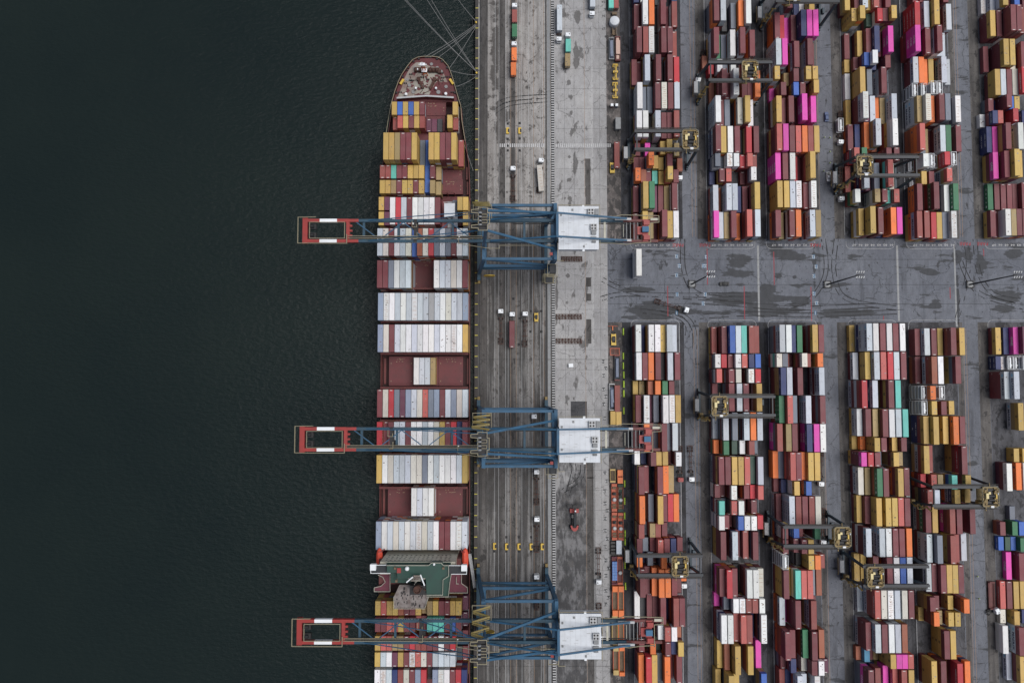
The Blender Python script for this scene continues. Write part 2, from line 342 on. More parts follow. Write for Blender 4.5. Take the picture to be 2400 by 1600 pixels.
def sheet(name, x0, x1, y0, y1, z, mat):
    s = MB(); s.quad([(x0, y0, z), (x1, y0, z), (x1, y1, z), (x0, y1, z)]); return struct(name, s, mat)
YS = at(1300, 560, 0)[1]
sheet('quay_deck', XE, xq(1302), -400, 500, .004, G2)
for x0, x1 in ((1122, 1142), (1168, 1184), (1196, 1208)): sheet('dirty_lane', xq(x0), xq(x1), -400, 500, .008, G3)
sheet('apron', xq(1302), xq(1393), -400, 500, .004, G4); sheet('apron_edge', xq(1393), xq(1425), -400, 500, .004, G5)
for y0, y1 in ((372, 480), (650, 672), (688, 705), (748, 805), (1085, 1120), (1118, 1700)): sheet('stained_strip', xq(1374), xq(1386 if y0 < 1000 else 1392), at(0, y1)[1], at(0, y0)[1], .008, G3)
sheet('asphalt_patch', xq(1337), xq(1375), at(0, 1010)[1], at(0, 940)[1], .012, WET)
for a, b in ((-60, 560), (755, 1800)):
    sheet('equipment_strip', xq(1425), xq(1458), at(0, b)[1], at(0, a)[1], .004, G9)
    sheet('runway', xq(1458), xq(1480), at(0, b)[1], at(0, a)[1], .004, G6)
    for i, (x0, x1) in enumerate(((1481, 1591), (1661, 1770), (1802, 1912), (1986, 2096), (2131, 2241), (2317, 2427))):
        sheet('stack_pad', xq(x0), xq(x1), at(0, b)[1], at(0, a)[1], .004, G7)
    for x0, x1 in ((1592, 1603), (1772, 1800), (2098, 2129)):
        sheet('runway', xq(x0), xq(x1), at(0, b)[1], at(0, a)[1], .006, G6)
    for x0, x1 in ((1638, 1660), (1914, 1926), (1962, 1985), (2243, 2256), (2292, 2316)):
        sheet('runway', xq(x0), xq(x1), at(0, b)[1], at(0, a)[1], .006, G8)
# kerb beam along the water with its yellow ticks, fender wall below
k = MB(); k.box(XE + .75, 0, .09, 1.5, 1200, .18); k.box(XE + .15, 0, -2.2, .3, 1200, 4.1); struct('quay_kerb', k, paint('kerb_dark_concrete', (.055, .05, .048), .9, (.02, .02, .02), .5, .8))
k = MB()
for i in range(-40, 42): k.box(XE + .8, i * 4.83 + 1.2, .186, 1.35, .34, .012)
struct('kerb_marking', k, M['lyel'])

def lines(name, segs, mat, z=.018):
    o = MB()
    for (x0, y0, x1, y1, wd) in segs:
        d = Vector((x1 - x0, y1 - y0, 0)); d.normalize(); n = Vector((-d.y, d.x, 0)) * wd / 2
        o.quad([(x0 - n.x, y0 - n.y, z), (x1 - n.x, y1 - n.y, z), (x1 + n.x, y1 + n.y, z), (x0 + n.x, y0 + n.y, z)])
    for i, f in enumerate(o.f):
        a, b, c = [Vector(o.v[j]) for j in f[:3]]
        if (b - a).cross(c - a).z < 0: o.f[i] = tuple(reversed(f))
    return struct(name, o, mat)
YB, YT = -400, 500
def vl(px, wd=.12, y0=YB, y1=YT): return (xq(px), y0, xq(px), y1, wd)
lines('quay_rail_slot', [vl(1281, .62), vl(1124, .5), vl(1127.5, .2), vl(1140, .16), vl(1215, .14), vl(1162, .14)], M['black'])
lines('quay_rail', [vl(p, .12) for p in (1160, 1169, 1185, 1191, 1223, 1239.5, 1248, 1267, 1273)], M['lgrey'])
lines('faded_lane_line', [vl(p, .14) for p in (1197, 1210, 1251, 1275, 1372.5)], M['lor'])
lines('white_lane_line', [vl(1301.2, .16), vl(1389.6, .12), vl(1391.6, .12)], M['lwhite'])
lines('cable_cover_strip', [vl(1287, 1.3)], M['grey'], .014)
lines('cable_trench', [vl(1297, 1.7)], M['lblack'], .012)
lines('walkway_ladder', [(xq(1293.6), y, xq(1300.4), y, .5) for y in [i * 1.16 for i in range(-190, 180)]], M['lwhite'], .020)
yz = at(1300, 341, 0)[1]
lines('zebra_crossing', [(x, yz - .85, x, yz + .85, .52) for x in [xq(1172) + i * .97 for i in range(54)] if not (xq(1276) < x < xq(1303))], M['lwhite'], .022)
lines('yard_lane_line', [vl(p, .16, at(0, b)[1], at(0, a)[1]) for p in (1626, 1634, 1928, 2258, 2264) for a, b in ((-60, 555), (770, 1800))], M['lor'], .016)
lines('yard_edge_line', [vl(p, .14, at(0, b)[1], at(0, a)[1]) for p in (1592.5, 1660.5, 1801, 1985.5, 2130) for a, b in ((-60, 552), (765, 1800))], M['lwhite'], .016)
lines('expansion_joint', [(XE + 2, at(0, y)[1], xq(1425), at(0, y)[1], .14) for y in (-20, 842, 1560)] + [(xq(1425), at(0, y)[1], 400, at(0, y)[1], .14) for y in (608, 667, 712)], M['lblack'], .016)
lines('drain_channel', [vl(p, .9, at(0, 752)[1], at(0, 575)[1]) for p in (1780, 2108)] + [vl(2243, .7, at(0, 765)[1], at(0, 575)[1])], M['grey'], .012)
lines('red_guide_line', [vl(p, .36, at(0, b)[1], at(0, a)[1]) for p, a, b in ((1660, 583, 667), (1817, 590, 668), (1566, 670, 741), (1746, 670, 748), (1903, 672, 752), (2230, 673, 700), (2312, 583, 600), (2072, 740, 750))], M['lred'], .018)
# end-of-stack boxes: white rounded outline, row ticks and numerals
eb = MB(); ebt = MB()
def ground_text(mb, txt, px, py, size, rot=math.pi, z=.026, sx=1.0, mi=0):
    X, Y = at(px, py, 0); mb.text(txt, size, Matrix.Translation((X, Y, z)) @ Matrix.Rotation(rot, 4, 'Z'), mi, sx=sx, bold=.02)
segs = []
for x0 in (1481, 1661, 1802, 1990, 2133, 2318):
    for side in (0, 1):
        yo, yi = (583, 566) if side == 0 else (750, 766)
        X0, X1 = xq(x0 - 2), xq(x0 + 112); Y0, Y1 = at(0, yo)[1], at(0, yi)[1]; r = 2.2; s = -1 if side == 0 else 1
        pts = [(X0, Y1), (X0, Y0 - s * r)] + [(X0 + r - r * math.cos(t), Y0 - s * r + s * r * math.sin(t)) for t in (.4, .8, 1.2)] + [(X0 + r, Y0), (X1 - r, Y0)] + [(X1 - r + r * math.sin(t), Y0 - s * r + s * r * math.cos(t)) for t in (.4, .8, 1.2)] + [(X1, Y0 - s * r), (X1, Y1)]
        segs += [(a[0], a[1], b[0], b[1], .10) for a, b in zip(pts, pts[1:])]
        if side == 0:
            for i in range(7): ground_text(ebt, '0%d' % (7 - i), x0 + 12 + i * 14.5, 574, 1.3, sx=1.5)
lines('stack_end_outline', segs, M['lwhite'], .02)
struct('row_numerals', ebt, M['lwhite'])
t = MB()
for px, py in ((1589, 574), (1652, 574), (1911, 574), (2262, 571), (2303, 571)): ground_text(t, 'PARE', px, py, 2.2, sx=1.05)
struct('stop_lettering', t, M['lred'])
b1 = MB(); b2 = MB()
for px, py, s in ((1586, 601, '12'), (1592, 623, '22'), (1586, 645, '12'), (1654, 602, '2'), (1650, 623, '221'), (1587, 690, '11'), (1586, 733, '1'), (1653, 690, '12'), (1648, 711, '21'), (1907, 602, '12'), (1913, 625, '12'), (1908, 647, '12'), (1908, 688, '12'), (1914, 710, '22'), (1911, 733, '1')):
    X, Y = at(px, py, 0); b1.box(X, Y, .018, .5 + .42 * len(s), 1.9, .012); ground_text(b2, s, px, py, 2.2, z=.03, sx=.8)
struct('blue_lane_panel', b1, M['lblue']); struct('blue_lane_numerals', b2, M['lwhite'])
b1 = MB(); b2 = MB()
for i, (px, py) in enumerate([(1414, 847), (1420, 863), (1415, 880), (1415, 912), (1420, 929), (1415, 947), (1416, 980), (1418, 1108), (1422, 1127), (1418, 1150), (1418, 1179), (1423, 1196), (1418, 1215), (1418, 1243), (1423, 1262), (1418, 1281), (1420, 1312), (1426, 1331), (1420, 1348), (1420, 1384), (1426, 1400), (1420, 1415), (1421, 1450), (1421, 1483)]):
    X, Y = at(px, py, 0); b1.box(X, Y, .014, 1.35, 1.6, .012); ground_text(b2, '%d' % (36 + i if i < 7 else 50 + i), px, py, 1.6, z=.026)
struct('bay_number_panel', b1, M['lblack']); struct('bay_numerals', b2, M['lwhite'])
t = MB()
for i, (px, py) in enumerate(((1414, 5), (1420, 22), (1415, 38), (1415, 67), (1421, 86), (1420, 150), (1422, 300))): ground_text(t, str(24 + i), px, py, 1.6)
struct('dark_bay_numerals', t, M['lblack'])

def arc_marks(name, arcs, mat, wd=.38):
    segs = []; r_ = random.Random(12)
    for pts in arcs:
        P = [Vector(at(x, y, 0)) for x, y in pts]
        C_ = []
        for i in range(25):
            t = i / 24 * (len(P) - 1); k = min(int(t), len(P) - 2); u = t - k
            p0, p1, p2, p3 = P[max(k - 1, 0)], P[k], P[k + 1], P[min(k + 2, len(P) - 1)]
            C_.append(.5 * ((2 * p1) + (p2 - p0) * u + (2 * p0 - 5 * p1 + 4 * p2 - p3) * u * u + (3 * p1 - p0 - 3 * p2 + p3) * u ** 3))
        for off in (-.95, .95):
            for a, b in zip(C_, C_[1:]):
                if r_.random() < .22: continue
                n = (b - a); n = Vector((-n.y, n.x)).normalized() * off
                segs.append((a.x + n.x, a.y + n.y, b.x + n.x, b.y + n.y, wd * r_.uniform(.6, 1.3)))
    return lines(name, segs, mat, .013)
arc_marks('tyre_marks', [[(1412, 655), (1445, 672), (1500, 688), (1600, 692), (1760, 690)], [(1408, 700), (1450, 690), (1520, 690)], [(1610, 790), (1612, 765), (1595, 745), (1560, 735), (1500, 728)], [(1625, 850), (1628, 780), (1605, 742), (1550, 725)], [(1640, 742), (1760, 735), (1900, 738), (2120, 730)], [(1600, 705), (1720, 712), (1850, 722), (2050, 716)], [(2240, 570), (2262, 640), (2300, 690), (2398, 720)], [(2285, 560), (2295, 640), (2330, 690), (2398, 706)], [(2265, 570), (2268, 640), (2240, 760)], [(1930, 560), (1935, 640), (1900, 700), (1840, 720)], [(1960, 560), (1955, 640), (1985, 700), (2100, 722)], [(1600, 560), (1604, 640), (1640, 690), (1740, 700)],
    [(1165, 245), (1200, 232), (1290, 226)], [(1160, 262), (1198, 243), (1290, 234)], [(1320, 1150), (1360, 1120), (1366, 1085)], [(1330, 1160), (1345, 1100), (1338, 1080)]], M['lblack'])
lines('slab_joint', [(xq(1303), at(0, y)[1], xq(1424), at(0, y)[1], .07) for y in range(20, 1600, 47)] + [vl(p, .07) for p in (1325, 1348, 1408)], M['lblack'], .012)
# ------------------------------------------------------------------ containers
PAL = dict(m=(.160, .028, .037), r=(.245, .050, .042), R=(.46, .022, .035), o=(.74, .17, .030), O=(.30, .085, .040), y=(.52, .34, .085), w=(.72, .72, .715), l=(.50, .54, .59),
           g=(.15, .172, .215), d=(.028, .030, .036), n=(.014, .026, .115), b=(.03, .11, .42), t=(.12, .50, .42), G=(.025, .16, .070), p=(.70, .055, .40), P=(.11, .022, .055),
           k=(.33, .235, .10), D=(.018, .062, .042), c=(.58, .55, .49), s=(.46, .095, .080), a=(.06, .27, .45), q=(.24, .29, .39), h=(.28, .29, .30), T=(.62, .64, .66))
NAME = dict(m='maroon', r='brick red', R='bright red', o='orange', O='rust orange', y='mustard yellow', w='white', l='pale grey', g='slate grey', d='dark grey', n='navy', b='blue', t='turquoise', G='green',
            p='pink', P='dark purple', k='tan', D='dark green', c='cream', s='salmon red', a='azure', q='steel blue', h='mid grey', T='tank')
INK_D, INK_N, INK_W, SKY = (.02, .02, .022), (.02, .035, .09), (.70, .70, .70), (.22, .50, .68)
HC = 2.62
def side_text(mb, txt, size, x, yc, zc, col, sx=1.0, east=False, bold=.02):
    if east: m4 = Matrix(((0, 0, 1, x), (1, 0, 0, yc), (0, 1, 0, zc), (0, 0, 0, 1)))
    else: m4 = Matrix(((0, 0, -1, x), (-1, 0, 0, yc), (0, 1, 0, zc), (0, 0, 0, 1)))
    mb.text(txt, size, m4, 0, col, sx, bold)
def container(mb, X, Y, Z, size, c, rnd, both=False, wd=1.22):
    """One steel box: walls, chamfered roof edge, corner castings, roof marks and the line's lettering on its long side."""
    L = 12.19 if size == 40 else 6.06; a, b, h = wd, L / 2, 2.59
    base = PAL[c]; kk = rnd.uniform(.80, 1.12); hue = [rnd.uniform(.975, 1.025) for _ in range(3)]
    col = tuple(min(.84, v * kk * q) for v, q in zip(base, hue)); e = .085
    P0 = [(-a, -b), (a, -b), (a, b), (-a, b)]; P1 = [(-a + e, -b + e), (a - e, -b + e), (a - e, b - e), (-a + e, b - e)]
    vs = [(X + x, Y + y, Z) for x, y in P0] + [(X + x, Y + y, Z + h - e) for x, y in P0] + [(X + x, Y + y, Z + h) for x, y in P1]
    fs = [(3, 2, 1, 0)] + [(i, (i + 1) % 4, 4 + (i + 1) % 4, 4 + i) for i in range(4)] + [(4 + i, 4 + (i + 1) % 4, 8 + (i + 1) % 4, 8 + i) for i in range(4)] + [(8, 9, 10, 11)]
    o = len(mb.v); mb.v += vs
    for j, f in enumerate(fs):
        mb.f.append(tuple(i + o for i in f)); mb.m.append(0); mb.c.append(tuple(v * .8 for v in col) if 5 <= j <= 8 else col)  # roof chamfer tinted darker, a painted shade line between neighbouring boxes
    zt = Z + h + .006
    def mark(x0, y0, x1, y1, cc): mb.quad([(X + x0, Y + y0, zt), (X + x1, Y + y0, zt), (X + x1, Y + y1, zt), (X + x0, Y + y1, zt)], 0, cc)
    if c in 'mrRPs' and rnd.random() < .55:
        for yy in ((b - .55, -b + .25) if rnd.random() < .3 else ((b - .55,) if rnd.random() < .5 else (-b + .25,))): mark(-.55, yy, .55, yy + .3, (.55, .52, .5))
    if c in 'wlcyTksoq' and rnd.random() < .5:                       # welded roof patches, scrapes and rust
        for _ in range(rnd.randint(1, 4)):
            px, py = rnd.uniform(-1, .45), rnd.uniform(-b + .4, b - 1); wd, ln = rnd.uniform(.25, .75), rnd.uniform(.15, .5)
            mark(px, py, px + wd, py + ln, rnd.choice([(.10, .09, .085), (.18, .10, .07), (.28, .26, .25), (.06, .055, .05), tuple(v * .6 for v in col)]))
    if c in 'wc' and rnd.random() < .22:                              # long rust streaks over the ribs
        n = rnd.randint(6, 16)
        for i in range(n): yy = -b + .6 + (L - 1.2) * i / n; mark(-rnd.uniform(.2, 1), yy, rnd.uniform(.2, 1), yy + .16, rnd.choice([(.38, .2, .11), (.42, .28, .2), (.3, .17, .1)]))
    if c == 'p' and False: pass
    for east in ((False, True) if both else (False,)):
        x = X + (a + .008) * (1 if east else -1); s = 1 if east else -1; yd = s * 1.0
        zc = Z + 1.3
        def T(txt, size_, dy, col_, sx=1.0, dz=0.0, bold=.02): side_text(mb, txt, size_, x, Y + yd * dy, zc + dz, col_, sx, east, bold)
        def blk(dy0, dy1, z0, z1, cc):
            q = [(x, Y + yd * dy0, Z + z0), (x, Y + yd * dy1, Z + z0), (x, Y + yd * dy1, Z + z1), (x, Y + yd * dy0, Z + z1)]
            mb.quad(q, 0, cc)
        f = L / 12.19; u = rnd.random()
        if c == 'l' and u < .85:
            T('MAERSK', 1.75 * (1 if size == 40 else .75), .9 * f, INK_N, 1.25, 0, .03); blk(-5.0 * f, -3.8 * f, .75, 1.95, SKY)
        elif c == 'y' and u < .85:
            T('m', 1.25, 0, INK_D, 1.15, .33, .05); T('sc', 1.0, 0, INK_D, 1.1, -.42, .05)
        elif c == 'p': T('ONE', 2.0 * (1 if size == 40 else .75), .2, INK_W, 1.0, .1, .03)
        elif c in 'oc' and u < .7:
            T('Hapag-Lloyd', .95 * (1 if size == 40 else .7), 1.0 * f, INK_N, 1.1); blk(-4.4 * f, -3.5 * f, .8, 1.8, INK_N)
        elif c == 'w' and u < .45:
            T('Hapag-Lloyd' if u < .2 else 'MAERSK', 1.1 * (1 if size == 40 else .7), .8 * f, INK_N, 1.1)
            if u < .2: blk(-4.4 * f, -3.4 * f, .8, 1.8, INK_N)
        elif c in 'sR' and u < .75: T('HAMBURG S\u00dcD', 1.0 * (1 if size == 40 else .7), .4 * f, INK_W, 1.1)
        elif c == 'G' and size == 40 and u < .8:
            for i, ch in enumerate('CAPS'): T(ch, 1.2, -3.6 + i * 2.0, INK_W, 1.3)
            blk(4.0, 4.9, .9, 1.7, INK_W)
        elif c in 'nb' and u < .6: T('CMA CGM', 1.1 * (1 if size == 40 else .75), 0, INK_W, 1.2)
        elif c == 'n': blk(-.5, .5, 1.0, 1.5, INK_W)
        elif c in 'mrP' and u < .5: blk(-b + .5, -b + 1.3, 1.9, 2.15, INK_W)
        elif c in 'kO' and u < .3: T('tex', 1.0, 1.2 * f, INK_D, 1.1)
    return col
def door_mesh(size, col):
    """Twin doors with four lock rods, on the south end of the box."""
    b = (12.19 if size == 40 else 6.06) / 2; d = MB(); y = -b - .03; c1 = tuple(v * .92 for v in col)
    for s in (-1, 1):
        d.box(s * .57, y, 1.27, 1.1, .05, 2.25, col=c1)
        for x in (.3, .85): d.tube((s * x, y - .05, .15), (s * x, y - .05, 2.4), .03, 5, col=(.45, .45, .45))
        d.box(s * .57, y - .04, 1.75, .5, .03, .3, col=(.5, .48, .45))
    return d
def tank_container(root):
    """ISO tank: white frame, silver barrel with manhole walkway."""
    f = MB(); L = 6.06
    for x in (-1.15, 1.15):
        for y in (-L / 2 + .07, L / 2 - .07): f.box(x, y, 1.295, .14, .14, 2.59)
        for z in (.08, 2.5): f.box(x, 0, z, .13, L - .28, .13)
    for y in (-L / 2 + .07, L / 2 - .07):
        for z in (.08, 2.5): f.box(0, y, z, 2.16, .13, .13)
        f.beam((-1.08, y, .15), (0, y, 1.25), .08, .08); f.beam((1.08, y, .15), (0, y, 1.25), .08, .08)
    f.build('frame', M['white'], root)
    t = MB(); prof = [(.35, -2.75), (.85, -2.62), (1.08, -2.35), (1.08, 2.35), (.85, 2.62), (.35, 2.75)]
    n = 16
    vs = [(r * math.cos(2 * math.pi * i / n), y, 1.3 + r * math.sin(2 * math.pi * i / n)) for r, y in prof for i in range(n)]
    t.add(vs, [(a * n + i, (a + 1) * n + i, (a + 1) * n + (i + 1) % n, a * n + (i + 1) % n) for a in range(5) for i in range(n)] + [tuple(range(n)), tuple(range(6 * n - 1, 5 * n - 1, -1))])
    t.build('barrel', M['lgrey'], root)
    wk = MB(); wk.box(0, 0, 2.43, .55, 4.6, .06); wk.box(.45, -1.1, 2.45, .5, .5, .12); wk.tube((0, .6, 2.4), (0, .6, 2.62), .3, 10); wk.build('walkway', M['white'], root)

